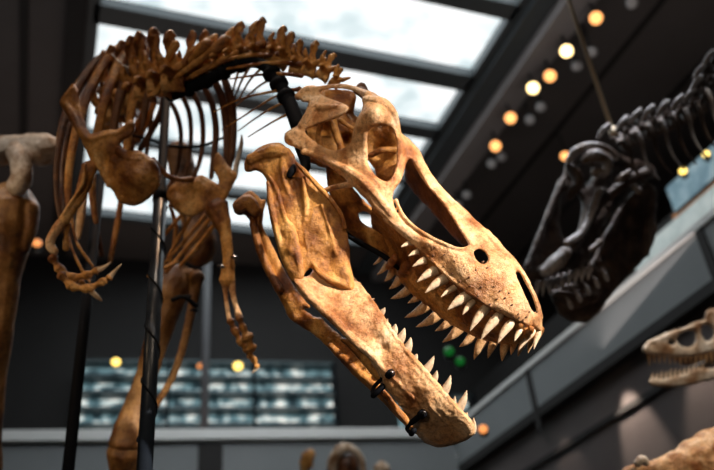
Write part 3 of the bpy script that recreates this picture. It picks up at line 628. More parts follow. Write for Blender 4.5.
PZ = min((o.matrix_world@Vector(c)).z for o in bpy.data.objects if o.type == 'MESH' and o.name.startswith('foot') for c in o.bound_box)-.002     # plinth top
def zpix(x, y, d, y2):
    """height at which the vertical line through P(x, y, d) crosses image row y2"""
    p = np.array(P(x, y, d)); lo, hi = 0.0, 9.0
    for _ in range(50):
        m_ = (lo+hi)/2; c_ = RC.T@(np.array([p[0], p[1], m_])-CAM); yy = CY-F*c_[1]/-c_[2]
        lo, hi = (m_, hi) if yy > y2 else (lo, m_)
    return m_
vpole('support_pole', 160.5, 195, 4.1, .024, zpix(160, 195, 4.1, 100), PZ, 'blue black steel pole wound with cable, between the two shoulder bones', zpix(160, 195, 4.1, 198), .034)
vpole('support_pole', 84, 325, 4.25, .029, zpix(84, 325, 4.25, 176), PZ, 'thin black steel pole below the leftmost clawed hand')
bm = bmesh.new()
for q in [(P(90, 560, 4.5))]: box_mesh(bm, Vector((q.x-.1, q.y-.25, PZ/2)), (2.6, 3.2, PZ), 0, .02)
tag(link('display_plinth', finish(bm, 'display_plinth', False), M['plinth']), 'low black display plinth under the central skeleton', 'plinth')

for o in bpy.data.objects:
    if o.name.startswith('support_pole'): print('POLE', o.location)
0 and print('PL', q.x-.1, q.y+.15, PZ)
# ================================================================== dark skeleton at right
rt = empty('tyrannosaur_skeleton', tuple(P(640, 560, 5.6)), 'dark grey and black tyrannosaur skeleton with closed jaws, hung at the right', 'skeleton')
D2 = 5.5
bm = bmesh.new()
d2 = [(525,265,5.2),(560,190,5.45),(600,150,5.6),(650,170,5.8),(600,220,5.45),(650,240,5.7)]
plate(bm, [(523,268),(532,244),(545,214),(556,188),(563,172),(567,158),(576,149),(590,144),(608,147),(625,156),(640,160),(655,166),(657,176),(645,182),(632,190),(620,205),(606,225),(596,245),(588,262),(572,278),(556,286),(540,286),(528,280)],
      d2, .05, 7, [[(562,196),(570,192),(580,198),(581,214),(576,232),(566,240),(560,226)], [(575,170),(584,164),(592,170),(590,182),(580,184)], [(612,174),(622,168),(634,172),(626,184),(614,188)]], 2.5)
def r2(pts): tube(bm, pts, 10)
r2([(527,266,5.1,3.5),(540,235,5.2,3.5),(552,205,5.3,4),(562,182,5.38,4.5)])
r2([(604,192,5.35,5),(594,212,5.3,5),(580,238,5.2,5),(560,258,5.1,6),(542,272,5.08,6)])
r2([(568,165,5.4,5),(578,180,5.34,6),(570,198,5.36,4)])
r2([(604,200,5.38,5),(626,182,5.45,6),(648,172,5.55,6)])
dsk = link('skull', blend(bm, 'skull', .011, 1, .008, 12), M['black_bone'], rt)
bm = bmesh.new()
r2([(568,161,5.36,4),(577,150,5.34,5),(592,146,5.34,5),(606,150,5.36,5),(616,158,5.4,4)])
r2([(585,160,5.3,5),(596,155,5.28,7),(607,161,5.3,6),(606,172,5.3,5),(594,172,5.3,5)])
r2([(600,190,5.28,3.6),(592,212,5.24,3.6),(582,232,5.18,4),(566,244,5.1,4)])
r2([(618,180,5.36,4),(630,172,5.4,4)]); r2([(545,272,5.02,7),(556,262,5.02,8),(566,252,5.04,7)])
r2([(634,186,5.4,3.5),(640,192,5.4,4)]); r2([(590,250,5.1,3),(600,242,5.12,4)])
link('highlight_ridge', blend(bm, 'highlight_ridge', .009, 1, .006, 16), M['grey_highlight_bone'], dsk, 'ridges of the dark skull with highlights painted in grey')  # highlights painted on as grey ridges
bm = bmesh.new()
plate(bm, [(590,262),(600,240),(612,218),(626,198),(644,184),(656,186),(657,210),(656,236),(648,256),(632,272),(614,292),(600,312),(586,323),(572,322),(560,316),(552,300),(550,290),(566,284),(578,276)],
      [(560,300,5.15),(650,190,5.6),(650,240,5.6),(590,310,5.2),(600,250,5.35)], .05, 9, step=2.5)
r2([(556,296,5.1,6),(574,300,5.1,8),(592,296,5.15,8)])
mj = link('lower_jaw', blend(bm, 'lower_jaw', .011, 1, .01, 12), M['black_bone'], rt)
for i in range(9):
    t = i/8; x = 538+t*52; y = 286-t*16
    tooth_obj((x, y), (x-2, y+13-3*t), 5.5, 5.16, 5.14, M['grey_highlight_bone'], dsk, bend=.05)
for i in range(5):
    x = 570+i*9; y = 305-i*7
    tooth_obj((x, y), (x-5, y-9), 4.5, 5.05, 5.04, M['grey_highlight_bone'], mj, bend=.05)
NV = [(628,146,608,122),(640,140,627,114),(652,134,640,107),(664,129,653,103),(676,124,668,98),(688,118,682,93),(699,110,694,86),(709,98,701,74),(718,84,704,62),(728,72,714,48)]
for i, (cx, cy, tx, ty) in enumerate(NV):
    vertebra((cx, cy), (tx, ty), 5.6+i*.03, .8, 0, M['black_bone'], 'vertebra', rt, vox=.012, wid=.09)
    bm = bmesh.new(); tube(bm, [(cx-2, cy-8, 5.4, 2.6), (cx+2, cy+2, 5.38, 2.2), (cx+4, cy+14, 5.4, 1.8), (cx+10, cy+28, 5.44, 1.4), (cx+20, cy+40, 5.5, 1)], 8, .7)
    link('cervical_rib', finish(bm, 'cervical_rib'), M['grey_highlight_bone' if i % 2 else 'black_bone'], rt)
    bm = bmesh.new(); tube(bm, [(tx+1, ty+3, 5.5, 2.6), (tx-5, ty+8, 5.48, 2.8), (tx-10, ty+16, 5.5, 2)], 8, .7)
    link('highlight_crest', finish(bm, 'highlight_crest'), M['grey_highlight_bone'], rt)  # grey crest painted as a highlight on each spine
# hanging rod
a = P(613, 132, 5.62); a2 = a.copy()
CEIL = CAM[2]+9.0
bm = bmesh.new(); top = Vector((a.x, a.y, CEIL)); sweep(bm, [a, top], [.017, .017], 10, 1, (1, 0, 0), 1, False)
sweep(bm, [a-Vector((0, 0, .03)), a+Vector((0, 0, .03))], [.03, .03], 10, 1, (1, 0, 0), 1, False)
M['brass'] = mat('rod_bronze', [(.72,.60,.42)], .5)
tag(link('hanging_rod', finish(bm, 'hanging_rod'), M['brass']), 'long thin tan rod hanging from the ceiling onto the dark skull', 'rod')

# ================================================================== pale skull at right edge
rp = empty('carnivore_skull', tuple(P(730, 420, 5.9)), 'small ivory dinosaur skull with open jaws at the right edge', 'skull')
bm = bmesh.new(); dp = [(645,350,5.7),(714,340,5.95),(770,340,6.15)]
plate(bm, [(643,347),(647,341),(656,337),(672,330),(682,328),(694,322),(703,319),(706,311),(714,308),(724,310),(745,312),(764,322),(770,340),(764,354),(745,352),(728,350),(714,352),(694,357),(670,357),(655,355),(644,353)],
      dp, .04, 4, [[(679,334),(687,331),(695,332),(695,342),(690,347),(681,345),(677,340)], [(702,327),(708,325),(713,329),(713,337),(707,341),(701,335)], [(722,322),(735,320),(745,326),(744,340),(732,344),(722,338)], [(669,341),(673,340),(674,344),(670,345)]], 1.6, [(652,345,3,.02)])
psk = link('skull', blend(bm, 'skull', .009, 1, .005, 14), M['cast'], rp)
bm = bmesh.new()
plate(bm, [(649,379),(655,377),(662,378.5),(683,373.5),(698,368),(714,368),(735,364),(760,358),(768,364),(750,376),(730,380),(714,380),(694,385),(672,388),(655,387),(648,383)], dp, .035, 4, step=1.6)
pj = link('lower_jaw', blend(bm, 'lower_jaw', .009, 1, .005, 14), M['cast'], rp)
bm = bmesh.new()
plate(bm, [(660,352),(680,353),(700,352),(730,350),(736,362),(715,362),(700,362),(690,366),(676,362)], [(660,355,5.9),(730,355,6.2)], .02, 4, step=2)
link('palate', blend(bm, 'palate', .01, 1, .006, 14), M['bone_dark'], rp)
for i in range(15):
    x = 648+i*5.2; tooth_obj((x, 355+(i % 2)), (x+1.2, 361+random.uniform(1, 5)), 3, 5.72+i*.016, 5.72+i*.016, M['tooth_dark'], psk, bend=.05)
for i in range(12):
    x = 652+i*4.6; y = 378-i*.8; tooth_obj((x, y), (x+1, y-4-random.uniform(0, 3)), 2.4, 5.72+i*.016, 5.72+i*.016, M['tooth'], pj, bend=.05)
bm = bmesh.new(); q = P(745, 365, 6.1); sweep(bm, [Vector((q.x, q.y, 0)), q], [.03, .03], 12, 1, (1, 0, 0), 1, False)
link('stand', finish(bm, 'stand'), M['steel'], rp)

# bone in the lower right corner, its ringed mount and pale knob
rb = empty('fossil_snout', tuple(P(700, 480, 4.6)), 'tan weathered snout bone rising into the lower right corner', 'fossil')
bm = bmesh.new()
tube(bm, [(618,476,4.4,5),(636,472,4.42,8),(656,473,4.46,14),(676,472,4.5,22),(694,470,4.55,32),(712,468,4.6,40),(735,466,4.7,44),(770,464,4.8,40)], 16, .6, 5)
link('snout', blend(bm, 'snout', .008, 1, .01, 14), M['bone_pale'], rb)
bm = bmesh.new(); tube(bm, [(637,464,4.36,4),(642,459,4.36,4.5),(646,463,4.36,4)], 10)
link('nasal_knob', finish(bm, 'nasal_knob'), M['cast'], rb)
bm = bmesh.new(); q = P(735, 500, 4.7); sweep(bm, [Vector((q.x, q.y, 0)), q], [.04, .04], 12, 1, (1, 0, 0), 1, False)
link('stand', finish(bm, 'stand'), M['steel'], rb)

# ================================================================== ROOM
HR = CAM[2]+4.0      # gallery rail level
a0, a1 = at_z(20, 433, HR), at_z(440, 430, HR)
XR = (at_z(714, 227, HR).x+at_z(545, 345, HR).x)/2
YF = (a0.y+a1.y)/2
XL = at_z(93, 20, CEIL).x
print('ROOM', XL, XR, YF, HR, CEIL, a0, a1, at_z(714,227,HR), at_z(545,345,HR))
YB = -4.0; YW = YF+7.0
bm = bmesh.new(); box_mesh(bm, Vector(((XL-4+XR+8)/2, (YB+YW)/2, -.1)), (XR+8-XL+12, YW-YB+2, .2)); struct('floor', bm, M['floor'])
# ceiling around the skylight opening
sx0 = XL; sx1 = (at_z(514, 25, CEIL).x+at_z(415, 165, CEIL).x)/2
sy1 = at_z(250, 233, CEIL).y; sy0 = at_z(300, -60, CEIL).y-1.5
X0, X1 = XL-7, XR+9
bm = bmesh.new()
def bx(a, b): box_mesh(bm, Vector([(p+q)/2 for p, q in zip(a, b)]), [abs(q-p) for p, q in zip(a, b)])
bx((X0, YB, CEIL), (sx0, YW, CEIL+.3)); bx((sx1, YB, CEIL), (X1, YW, CEIL+.3)); bx((sx0, sy1, CEIL), (sx1, YW, CEIL+.3)); bx((sx0, YB, CEIL), (sx1, sy0, CEIL+.3))
struct('ceiling', bm, M['ceil'])
# skylight: daylight panes between dark mullions
def skymat():
    m = bpy.data.materials.new('daylight_glass'); m.use_nodes = True; nt = m.node_tree; b = nt.nodes['Principled BSDF']
    b.inputs['Base Color'].default_value = (.5,.55,.6,1); b.inputs['Roughness'].default_value = .3
    tc = nt.nodes.new('ShaderNodeTexCoord'); n = nt.nodes.new('ShaderNodeTexNoise'); n.inputs['Scale'].default_value = 1.1; n.inputs['Detail'].default_value = 5
    mp = nt.nodes.new('ShaderNodeMapping'); mp.inputs['Scale'].default_value = (1, 1.1, 1)
    r = nt.nodes.new('ShaderNodeValToRGB'); e = r.color_ramp.elements
    e[0].position = .38; e[0].color = (.55,.66,.68,1); e[1].position = .6; e[1].color = (.98,1,1,1)
    e.new(.48).color = (.80,.87,.88,1)
    nt.links.new(tc.outputs['Object'], mp.inputs[0]); nt.links.new(mp.outputs[0], n.inputs['Vector']); nt.links.new(n.outputs['Fac'], r.inputs[0])
    nt.links.new(r.outputs[0], b.inputs['Emission Color']); b.inputs['Emission Strength'].default_value = SKY
    return m
SKY = 1.15
M['sky'] = skymat()
# mullion lines traced from where they cross the ceiling
ymul = []
for (xa, ya, xb, yb) in [(430,-10,518,16),(93,13,480,84),(240,104,436,132),(150,148,247,156),(150,186,237,195)]:
    A, B = at_z(xa, ya, CEIL), at_z(xb, yb, CEIL); ymul.append((A.y+B.y)/2)
print('SKY', sx0, sx1, sy0, sy1, ymul)
bm = bmesh.new(); box_mesh(bm, Vector(((sx0+sx1)/2, (sy0+sy1)/2, CEIL+.17)), (sx1-sx0+.2, sy1-sy0+.2, .04))
wn = struct('window_1', bm, M['sky'])
bm = bmesh.new()
ws = [.30, .36, .30, .14, .22]
for y, w in zip(ymul, ws): bx((sx0, y-w/2, CEIL-.03), (sx1, y+w/2, CEIL+.14))
for x in (sx0, sx1): bx((x-.08, sy0, CEIL-.03), (x+.08, sy1, CEIL+.14))
for y in (sy0, sy1): bx((sx0, y-.08, CEIL-.03), (sx1, y+.08, CEIL+.14))
fr = link('window_frame', finish(bm, 'window_frame', False), M['frame'], wn)
# deep trim to the right of the skylight and the lighter beam beside it
bm = bmesh.new()
xb0 = at_z(536, 25, CEIL).x; xb1 = at_z(566, 28, CEIL).x
bx((sx1+.08, YB, CEIL-.12), (xb0, YW, CEIL-.002)); struct('trim_1', bm, M['frame'])
bm = bmesh.new(); bx((xb0, YB, CEIL-.3), (xb1-.05, YW, CEIL-.002)); struct('trim_2', bm, M['beam'])
bm = bmesh.new(); xt = at_z(64, 50, CEIL).x; bx((xt, YB, CEIL-.1), (XL-.09, YW, CEIL-.002)); struct('trim_3', bm, M['wall'])
bm = bmesh.new(); xt = at_z(24, 60, CEIL).x; bx((xt-.06, YB, CEIL-.03), (xt+.06, YW, CEIL-.002)); struct('trim_8', bm, M['wall'])
for i, xx in enumerate((xb1+1.1, xb1+2.6, xb1+4.4)):
    bm = bmesh.new(); bx((xx, YB, CEIL-.06), (xx+.06, YW, CEIL-.002)); struct('trim_%d' % (i+4), bm, M['wall'])
# walls
def wall(name, a, b, m):
    global bm; bm = bmesh.new(); bx(a, b); struct(name, bm, m)
wl = at_z(60, 0, CEIL).x-.3
wall('wall_left', (X0-.3, YB, 0), (X0, YW, CEIL), M['wall'])
wall('wall_rear', (X0, YB-.3, 0), (X1, YB, CEIL), M['wall'])
wall('wall_front', (X0, YW, 0), (X1, YW+.3, CEIL), M['wall'])
wall('wall_right', (X1, YB, 0), (X1+.3, YW, CEIL), M['wall'])
# far gallery: parapet, cap, floor slab
ang = math.atan2(a1.y-a0.y, a1.x-a0.x); dirv = (a1-a0).normalized(); nrm = Vector((-dirv.y, dirv.x, 0))
e0 = a0-dirv*4; e1 = a1+dirv*((XR-a1.x)/dirv.x)
def wslab(name, p, q, z0, z1, off, th, m, kind=True):
    bm = bmesh.new(); c = (p+q)/2+nrm*(off+th/2); box_mesh(bm, Vector((c.x, c.y, (z0+z1)/2)), ((q-p).length, th, z1-z0), ang, .01)
    o = link(name, finish(bm, name, False), m)
    if kind: o['kind'] = 'structure'
    return o
wslab('wall_gallery_far', e0, e1, HR-1.35, HR-.16, 0, .15, M['parapet'])
wslab('trim_9', e0, e1, HR-.14, HR+.02, -.08, .35, M['cap'])
wslab('trim_10', e0, e1, HR-1.7, HR-1.352, -.05, 6.8, M['wall'])
p_ = at_z(209, 440, HR); t_ = (p_-e0).dot(dirv)
wslab('trim_11', e0+dirv*(t_-.17), e0+dirv*(t_+.17), HR-1.33, HR-.17, -.03, .03, M['wall'])
# far gallery back wall (lower than the hall ceiling) with a lit display window
wslab('wall_gallery_back', e0, e1+dirv*6, HR-1.3, CEIL, 3.6, .2, M['wall'])
# right gallery
bm = bmesh.new(); zb = at_x(714, 300, XR).z; zb2 = at_x(541, 389, XR).z; print('ZB', zb, zb2, HR)
ZB = (zb+zb2)/2
bx((XR, YB, ZB), (XR+.15, e1.y, HR-.02)); struct('wall_gallery_right', bm, M['parapet'])
bm = bmesh.new(); bx((XR-.03, YB, HR-.019), (XR+.2, e1.y, HR+.05)); struct('trim_12', bm, M['cap'])
bm = bmesh.new()
for i in range(4):
    y = at_x(530, 380, XR).y-i*3.4
    bx((XR-.02, y-.05, ZB-.3), (XR-.002, y+.05, HR-.02))
struct('trim_13', bm, M['wall'])
bm = bmesh.new(); bx((XR-.01, YB, ZB-.12), (X1, YW, ZB-.002)); struct('trim_14', bm, M['wall'])
XW = XR+.12
bm = bmesh.new(); bx((XW, YB, 0), (XW+.25, e1.y, ZB-.125)); struct('wall_right_lower', bm, M['fascia'])
bm = bmesh.new(); bx((XW-.04, YB, ZB-.62), (XW-.002, e1.y, ZB-.56)); struct('trim_15', bm, M['wall'])
# display panels on the right gallery, brightened by a glow in their material
pm = {'blue': mat('panel_blue', [(.05,.12,.18), (.2,.32,.38), (.5,.6,.62)], .5, nscale=3, emis=(.25,.42,.5), estr=.22),
      'orange': mat('panel_orange', [(.3,.1,.03), (.5,.2,.06), (.2,.2,.15)], .5, nscale=3, emis=(.6,.25,.08), estr=.2),
      'cream': mat('panel_cream', [(.3,.35,.33), (.55,.6,.58), (.7,.72,.68)], .5, nscale=3, emis=(.5,.6,.58), estr=.25)}
XP = XR+2.2
for (x0, y0, x1, y1, c, lab) in [(665,186,730,166,'blue','blue picture panel on the upper gallery beside the dark neck'),(668,214,730,196,'orange','orange picture panel on the upper gallery behind the dark neck'),(640,262,714,222,'cream','pale green picture panel on the upper gallery above the grey balcony')]:
    A = at_x(x0, y0, XP); B = at_x(x1, y1, XP); zc = (A.z+B.z)/2; ya, yb2 = sorted((A.y, B.y))
    XP_ = XP+{'blue': 0, 'orange': .07, 'cream': -.12}[c]
    e = empty('picture_panel', (XP_, (ya+yb2)/2, zc-.3), lab, 'panel')
    hh = {'blue': .26, 'orange': .26, 'cream': .28}[c]
    bm = bmesh.new(); bx((XP_, ya-.6, zc-hh*.8), (XP_+.03, yb2, zc+hh*.8)); link('panel', finish(bm, 'panel', False), pm[c], e)
    bm = bmesh.new(); bx((XP_+.031, ya-.62, zc-hh*.85), (XP_+.06, yb2+.02, zc+hh*.85)); link('backing', finish(bm, 'backing', False), M['wall'], e)
bm = bmesh.new(); bx((XP+.2, YB, ZB), (XP+.4, YW, HR+2.2)); struct('wall_gallery_panels', bm, M['wall'])
# lit collection shelves behind the far parapet
def shelfmat():
    m = mat('shelf_light', [(.2,.28,.3)], .4); nt = m.node_tree; b = nt.nodes['Principled BSDF']
    tc = nt.nodes.new('ShaderNodeTexCoord'); mp = nt.nodes.new('ShaderNodeMapping'); mp.inputs['Scale'].default_value = (3.2, 1, 5.5)
    n = nt.nodes.new('ShaderNodeTexNoise'); n.inputs['Scale'].default_value = 1.3; n.inputs['Detail'].default_value = 4
    r = nt.nodes.new('ShaderNodeValToRGB'); e = r.color_ramp.elements
    e[0].position = .4; e[0].color = (.01,.02,.025,1); e[1].position = .66; e[1].color = (.72,.72,.66,1); e.new(.52).color = (.09,.17,.19,1)
    nt.links.new(tc.outputs['Object'], mp.inputs[0]); nt.links.new(mp.outputs[0], n.inputs['Vector']); nt.links.new(n.outputs['Fac'], r.inputs[0])
    nt.links.new(r.outputs[0], b.inputs['Emission Color']); b.inputs['Emission Strength'].default_value = 1.5
    return m
M['shelf_light'] = shelfmat()
M['shelf'] = mat('shelf_steel', [(.06,.08,.085)], .4, metal=.5)
def wall_pt(x, y, off):   # point of the plane parallel to the far parapet, off metres behind it
    r = Vector(ray(x, y)); c = Vector(CAM); k = ((a0+nrm*off)-c).dot(nrm)/r.dot(nrm); return c+r*k
def showcase(x0, x1, yt, yb_, lab, off=3.3):
    A = wall_pt(x0, yt, off); B = wall_pt(x1, yt, off); z1 = (A.z+B.z)/2; z0 = min(HR-.6, wall_pt((x0+x1)/2, yb_, off).z-.3)
    c = (A+B)/2; L = (B-A).length
    e = empty('display_case', (c.x, c.y, z0), lab, 'display case')
    def bb(u, w, z, h, dd, th, nm, m):
        bm = bmesh.new(); q = c+dirv*u+nrm*dd; box_mesh(bm, Vector((q.x, q.y, z)), (w, th, h), ang, 0)
        return link(nm, finish(bm, nm, False), m, e)
    bb(0, L, (z0+z1)/2, z1-z0, .2, .05, 'back_light', M['shelf_light'])
    n = max(3, int((z1-z0)/.3))
    for i in range(n+1): bb(0, L, z0+(z1-z0)*i/n, .045, .0, .34, 'shelf', M['shelf'])
    for u in (-L/2, -L/6, L/6, L/2): bb(u, .05, (z0+z1)/2, z1-z0, -.18, .04, 'post', M['steel'])
showcase(82, 332, 365, 428, 'wide lit display case with teal shelves on the far balcony')
showcase(400, 470, 398, 428, 'smaller lit case on the far balcony behind the jaw tip', 2.6)
# thin column behind
q = wall_pt(206, 330, 1.5)
bm = bmesh.new(); sweep(bm, [Vector((q.x, q.y, HR-1.3)), Vector((q.x, q.y, CEIL))], [.07, .07], 12, 1, (1, 0, 0), 1, False)
M['col'] = mat('column_paint', [(.07,.07,.075)], .6)
tag(link('column', finish(bm, 'column'), M['col']), 'slim grey column rising from the far balcony', 'column')
# rounded specimens in front of the far parapet
def specimen(x, y, d, r, m, lab, kind):
    global bm
    e = empty('fossil_specimen', (P(x, y, d).x, P(x, y, d).y, P(x, y+r*1.4, d).z-.02), lab, 'fossil')
    bm = bmesh.new()
    if kind == 0:
        for k in range(7): tube(bm, [(x+random.uniform(-.5, .5)*r, y+random.uniform(-.8, .8)*r, d, r*.55), (x+random.uniform(-.6, .6)*r, y+random.uniform(-.6, 1)*r, d, r*.5)], 10)
    elif kind == 1:
        tube(bm, [(x-r, y+r*1.3, d, r*.32), (x-r*.95, y+r*.2, d, r*.38), (x-r*.4, y-r*.7, d, r*.4), (x+r*.3, y-r*.75, d, r*.3), (x+r*.9, y-r*.2, d, r*.22), (x+r*1.1, y+r*.8, d, r*.22)], 12)
    else: tube(bm, [(x-r*.3, y+r*.8, d, r*.8), (x, y-r*.1, d, r), (x+r*.3, y+r*.7, d, r*.8)], 14)
    link('shell', blend(bm, 'shell', .012, 1, .01, 10), m, e)
    if kind == 1:
        bm = bmesh.new(); tube(bm, [(x, y+r*1.2, d+.05, r*.9), (x, y+r*.1, d+.05, r*.75)], 12); link('hollow', finish(bm, 'hollow'), M['bone_dark'], e)
    bm = bmesh.new(); q = P(x, y+r*(1.68 if kind == 1 else 1.38 if kind == 0 else 1.5), d); box_mesh(bm, Vector((q.x, q.y, q.z/2-.02)), (.24, .24, q.z-.04), .3, .01)
    tag(link('specimen_stand', finish(bm, 'specimen_stand', False), M['plinth']), {0: 'black stand under the reddish brown specimen', 1: 'black stand under the white ringed specimen', 2: 'black stand under the small white specimen'}[kind], 'stand')
specimen(308, 460, 8.2, 10, M['bone'], 'reddish brown rough specimen below the far balcony', 0)
specimen(347, 460, 7.8, 15, M['cast'], 'white ring shaped specimen with dark hollow below the far balcony', 1)
specimen(382, 468, 8.1, 8, M['cast'], 'small white rounded specimen just right of the white ringed one', 2)

# ================================================================== track lamps on the ceiling
def emit(name, c, s): return mat(name, [(.02,.02,.02)], .5, emis=c, estr=s)
M['lamp_y'] = emit('lamp_yellow', (1, .72, .32), 5); M['lamp_o'] = emit('lamp_orange', (1, .42, .13), 2.4)
M['lamp_off'] = mat('lamp_lens', [(.45,.43,.42)], .4)
M['can'] = mat('lamp_can', [(.015,.015,.015)], .5)
def lamp(x, y, kind, lab, r=.10, z=None):
    zz = z or CEIL-.62; p = at_z(x, y, zz); e = empty('spotlight', (p.x, p.y, zz+.6), lab, 'spotlight', None)
    to = (Vector((0, 2.0, 2.2))-p).normalized() if kind != 'off' else (Vector((1.5, 1, 1.0))-p).normalized()
    bm = bmesh.new(); sweep(bm, [p+to*-.30, p+to*-.22, p+to*-.05, p], [r*.55, r*.9, r, r*1.02], 16, 1, (1, 0, 0), 1, False); link('housing', finish(bm, 'housing'), M['can'], e)
    bm = bmesh.new(); sweep(bm, [p+to*.001, p+to*.012], [r*.9, r*.7], 16, 1, (1, 0, 0), 1, False); link('lens', finish(bm, 'lens'), M[{'y': 'lamp_y', 'o': 'lamp_o', 'off': 'lamp_off'}[kind]], e)
    bm = bmesh.new(); sweep(bm, [p-to*.2, Vector((p.x, p.y, zz+.3)), Vector((p.x, p.y, (CEIL if z is None else zz+.6)-.002))], [.02]*3, 8, 1, (1, 0, 0), 1, False); link('stem', finish(bm, 'stem'), M['can'], e)
lamp(596, 18, 'o', 'orange lit ceiling spotlight nearest the top of the hanging rod')
lamp(566.5, 51, 'y', 'upper of the two bright yellow ceiling spotlights')
lamp(550, 76, 'o', 'orange ceiling spotlight between the two bright yellow ones')
lamp(533, 88, 'y', 'lower of the two bright yellow ceiling spotlights')
lamp(510.5, 118, 'o', 'orange ceiling spotlight right of the skylight corner')
lamp(495.5, 146, 'o', 'lowest orange spotlight of the ceiling row')
lamp(565, 156, 'o', 'dim orange spotlight peeking above the dark skull', .085)
for x, y, lab in [(577,66,'unlit grey spotlight right of the upper yellow one'),(592,52,'unlit grey spotlight beside the hanging rod'),(541,107,'unlit grey spotlight below the lower yellow one'),(530,120,'left unlit spotlight of the pair below the lower yellow lamp'),
    (492,164,'unlit spotlight just below the lowest orange one'),(502,157,'unlit spotlight right below the lowest orange one'),(467,195,'unlit spotlight above the long snout bar'),(458,205,'lowest unlit spotlight, touching the snout bar outline'),(632,3,'dark spotlight at the top edge right of the rod')]:
    lamp(x, y, 'off', lab, .09)
0 and print('LX', at_z(550, 65, CEIL).x, sorted(round(o.location.x, 2) for o in bpy.data.objects if o.name.startswith('spotlight')))
bm = bmesh.new(); lx = 6.19; bx((lx-.03, YB, CEIL-.06), (lx+.03, YW-1, CEIL-.004))
tag(link('lamp_track', finish(bm, 'lamp_track', False), M['can']), 'black lamp track running along the ceiling beside the skylight', 'track')
M['amber'] = emit('amber', (1, .7, .15), 3.2); M['amber2'] = emit('amber2', (1, .35, .1), 1.3); M['green'] = emit('green', (.02, .6, .08), .16)
def glow(x, y, p, r, m, lab):
    q = P(x, y, p) if isinstance(p, (int, float)) else p
    to = (Vector(CAM)-q).normalized(); to = Vector((to.x, to.y, 0)).normalized()
    e = empty('downlight', tuple(q), lab, 'light')
    bm = bmesh.new(); sweep(bm, [q, q+to*.03], [r, r*.6], 16, 1, (1, 0, 0), 1, False); link('lens', finish(bm, 'lens'), M[m], e)
    bm = bmesh.new(); sweep(bm, [q-to*.002, q-to*.12], [r*1.1, r*1.1], 16, 1, (1, 0, 0), 1, False); link('housing', finish(bm, 'housing'), M['can'], e)
for x, y, r, m, lab in [(116,362,.075,'amber','yellow round lamp left of the far case top'),(238,366,.085,'amber','yellow round lamp right of the fibula, above the far case'),(200,366,.05,'amber2','dim amber lamp beside the shin bone above the far case')]:
    glow(x, y, wall_pt(x, y, 2.9), r, m, lab)
glow(37, 243, 9.0, .05, 'amber2', 'small orange lamp left of the clawed hand'); glow(483, 429, 8, .045, 'amber2', 'small orange lamp just right of the jaw tip')
glow(683, 171, at_x(683, 171, XP-.35), .05, 'amber', 'lower small yellow lamp under the dark neck'); glow(706, 154, at_x(706, 154, XP-.35), .045, 'amber', 'upper small yellow lamp under the dark neck')
for x, y, r, lab in [(449,351,.055,'upper blurred green light between the jaws'),(460,361,.05,'lower blurred green light between the jaws')]:
    glow(x, y, 8.5, r, 'green', lab)

# ================================================================== LIGHT
def spot(pos, tgt, e, col, size=40, rad=.1, blend_=.5):
    l = bpy.data.lights.new('spot', 'SPOT'); l.energy = e; l.color = col; l.spot_size = math.radians(size); l.spot_blend = blend_; l.shadow_soft_size = rad
    o = bpy.data.objects.new('spot_lamp', l); COL.objects.link(o); o.location = pos
    o.rotation_euler = (Vector(tgt)-Vector(pos)).to_track_quat('-Z', 'Y').to_euler(); return o
def camv(x, y, z): return Vector(CAM+RC@np.array([x, y, z]))
spot(camv(3.3, 2.9, -.9), P(468, 285, 2.8), 3000, (1, .87, .75), 24, .035, .8)            # key on the snout and jaw
spot(camv(1.4, 4.8, -.6), P(352, 190, 3.1), 400, (1, .80, .60), 19, .04)              # second track lamp on the skull
spot(camv(-2.2, 5.2, -2.4), P(120, 150, 4), 120, (1, .74, .52), 26, .08)               # shoulder and ribs
spot(camv(-1.0, 3.6, -6.8), P(120, 120, 4.2), 260, (1, .62, .38), 40, .1)             # from behind the ribs
spot(camv(-4.0, 1.4, -2.4), P(150, 330, 4.5), 130, (1, .68, .38), 30, .1)             # legs
spot(camv(-1.2, 5.5, -5.5), P(250, 45, 3.8), 420, (1, .82, .66), 30, .1)              # neck top
spot(camv(1.5, 6, -6.5), P(600, 170, 5.4), 2800, (.92, .94, 1), 19, .4, 1)               # dark skull
spot(camv(-4.0, 5.0, -3.6), P(30, 145, 4.7), 420, (1, .92, .84), 16, .1)  # added to brighten the left thigh bone
spot(camv(-.5, 4.0, -4.5), P(345, 460, 8), 420, (1, .93, .86), 14, .1)  # added to brighten the specimens below the far balcony
spot(camv(3.5, 4.5, -4.0), P(690, 350, 5.9), 900, (1, .9, .78), 14, .1)              # ivory skull
spot(camv(3.5, 3.0, -3.0), P(690, 455, 4.6), 520, (1, .8, .6), 20, .1)                # corner bone
def area(pos, tgt, sx, sy, e, col, name, spread=120):
    l = bpy.data.lights.new(name, 'AREA'); l.shape = 'RECTANGLE'; l.size = sx; l.size_y = sy; l.energy = e; l.color = col; l.spread = math.radians(spread)
    o = bpy.data.objects.new(name, l); COL.objects.link(o); o.location = pos; o.rotation_euler = (Vector(tgt)-Vector(pos)).to_track_quat('-Z', 'Y').to_euler(); return o
for (xa, ya, xb, yb, e) in [(618,374,650,455,60), (700,345,712,440,40), (560,430,575,470,8), (745,330,760,420,30)]:   # wall washers under the balcony
    A = at_x(xa, ya, XW); B = at_x(xb, yb, XW)
    spot((XR-.22, A.y, ZB-.10), (XW, (A.y+B.y)/2, A.z-.7), e*1.7, (1, .84, .70), 50, .03, .6)
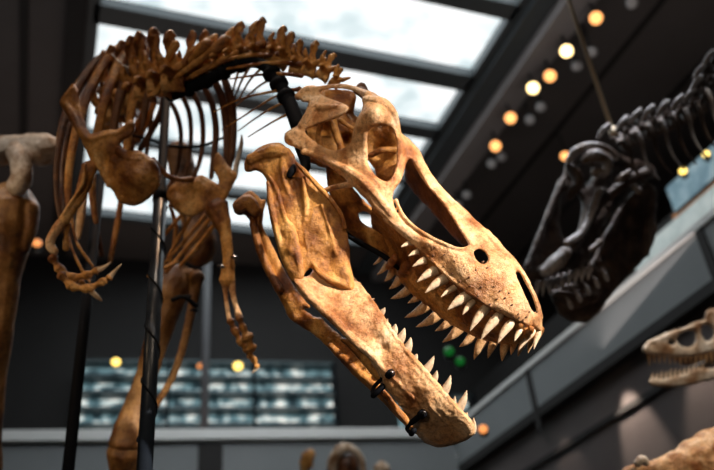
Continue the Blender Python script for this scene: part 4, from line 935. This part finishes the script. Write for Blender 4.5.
area(((sx0+sx1)/2, (sy0+sy1)/2, CEIL+.13), ((sx0+sx1)/2, (sy0+sy1)/2, 0), sx1-sx0, sy1-sy0, 260, (.84, .94, 1), 'skylight_daylight', 180)
area(camv(-1.8, 2.2, .4), P(300, 220, 3.1), .8, .8, 4.5, (1, .78, .55), 'added_fill', 60)  # added soft fill on the rear jaw, no real lamp here
area((0.8, 5.0, CEIL-.6), (XR, 6.0, HR-.6), 2, 2, 55, (.95, .97, 1), 'balcony_fill', 175)       # added fill to brighten the right balcony
area((2.2, 5.5, CEIL-.6), (2.2, YF, HR-.3), 3, 1, 34, (.92, .96, 1), 'balcony_fill', 90)        # added fill to brighten the far balcony
area((1.5, YF+1.5, HR+.3), (1.5, YF-1.0, CEIL), 5, 1, 24, (1, .74, .62), 'ceiling_fill', 140)  # added warm fill to lift the ceiling
area((XR+.8, 4.0, HR+.2), (XR+.5, 5.0, CEIL), 1, 6, 36, (1, .86, .80), 'ceiling_fill', 160)  # added fill to lift the ceiling on the right
area((-4.5, 6.0, HR), (-3.5, 6.0, CEIL), 2, 6, 42, (.95, .96, 1), 'ceiling_fill', 160)  # added fill to lift the ceiling on the left
w = bpy.data.worlds.new('World'); bpy.context.scene.world = w; w.use_nodes = True
w.node_tree.nodes['Background'].inputs[0].default_value = (.5, .55, .62, 1); w.node_tree.nodes['Background'].inputs[1].default_value = .25

# ================================================================== CAMERA
cam = bpy.data.cameras.new('Camera'); co = bpy.data.objects.new('Camera', cam); COL.objects.link(co)
cam.sensor_width = 36; cam.lens = F*36/714
M4 = Matrix([list(RC[i])+[CAM[i]] for i in range(3)]+[[0, 0, 0, 1]]); co.matrix_world = M4
cam.dof.use_dof = True; cam.dof.focus_distance = 2.86; cam.dof.aperture_fstop = cam.lens/1000/.030
cam.clip_end = 200
bpy.context.scene.camera = co
vs = bpy.context.scene.view_settings; vs.view_transform = 'Standard'; vs.look = 'None'; vs.exposure = 0; vs.gamma = 1; vs.use_curve_mapping = False
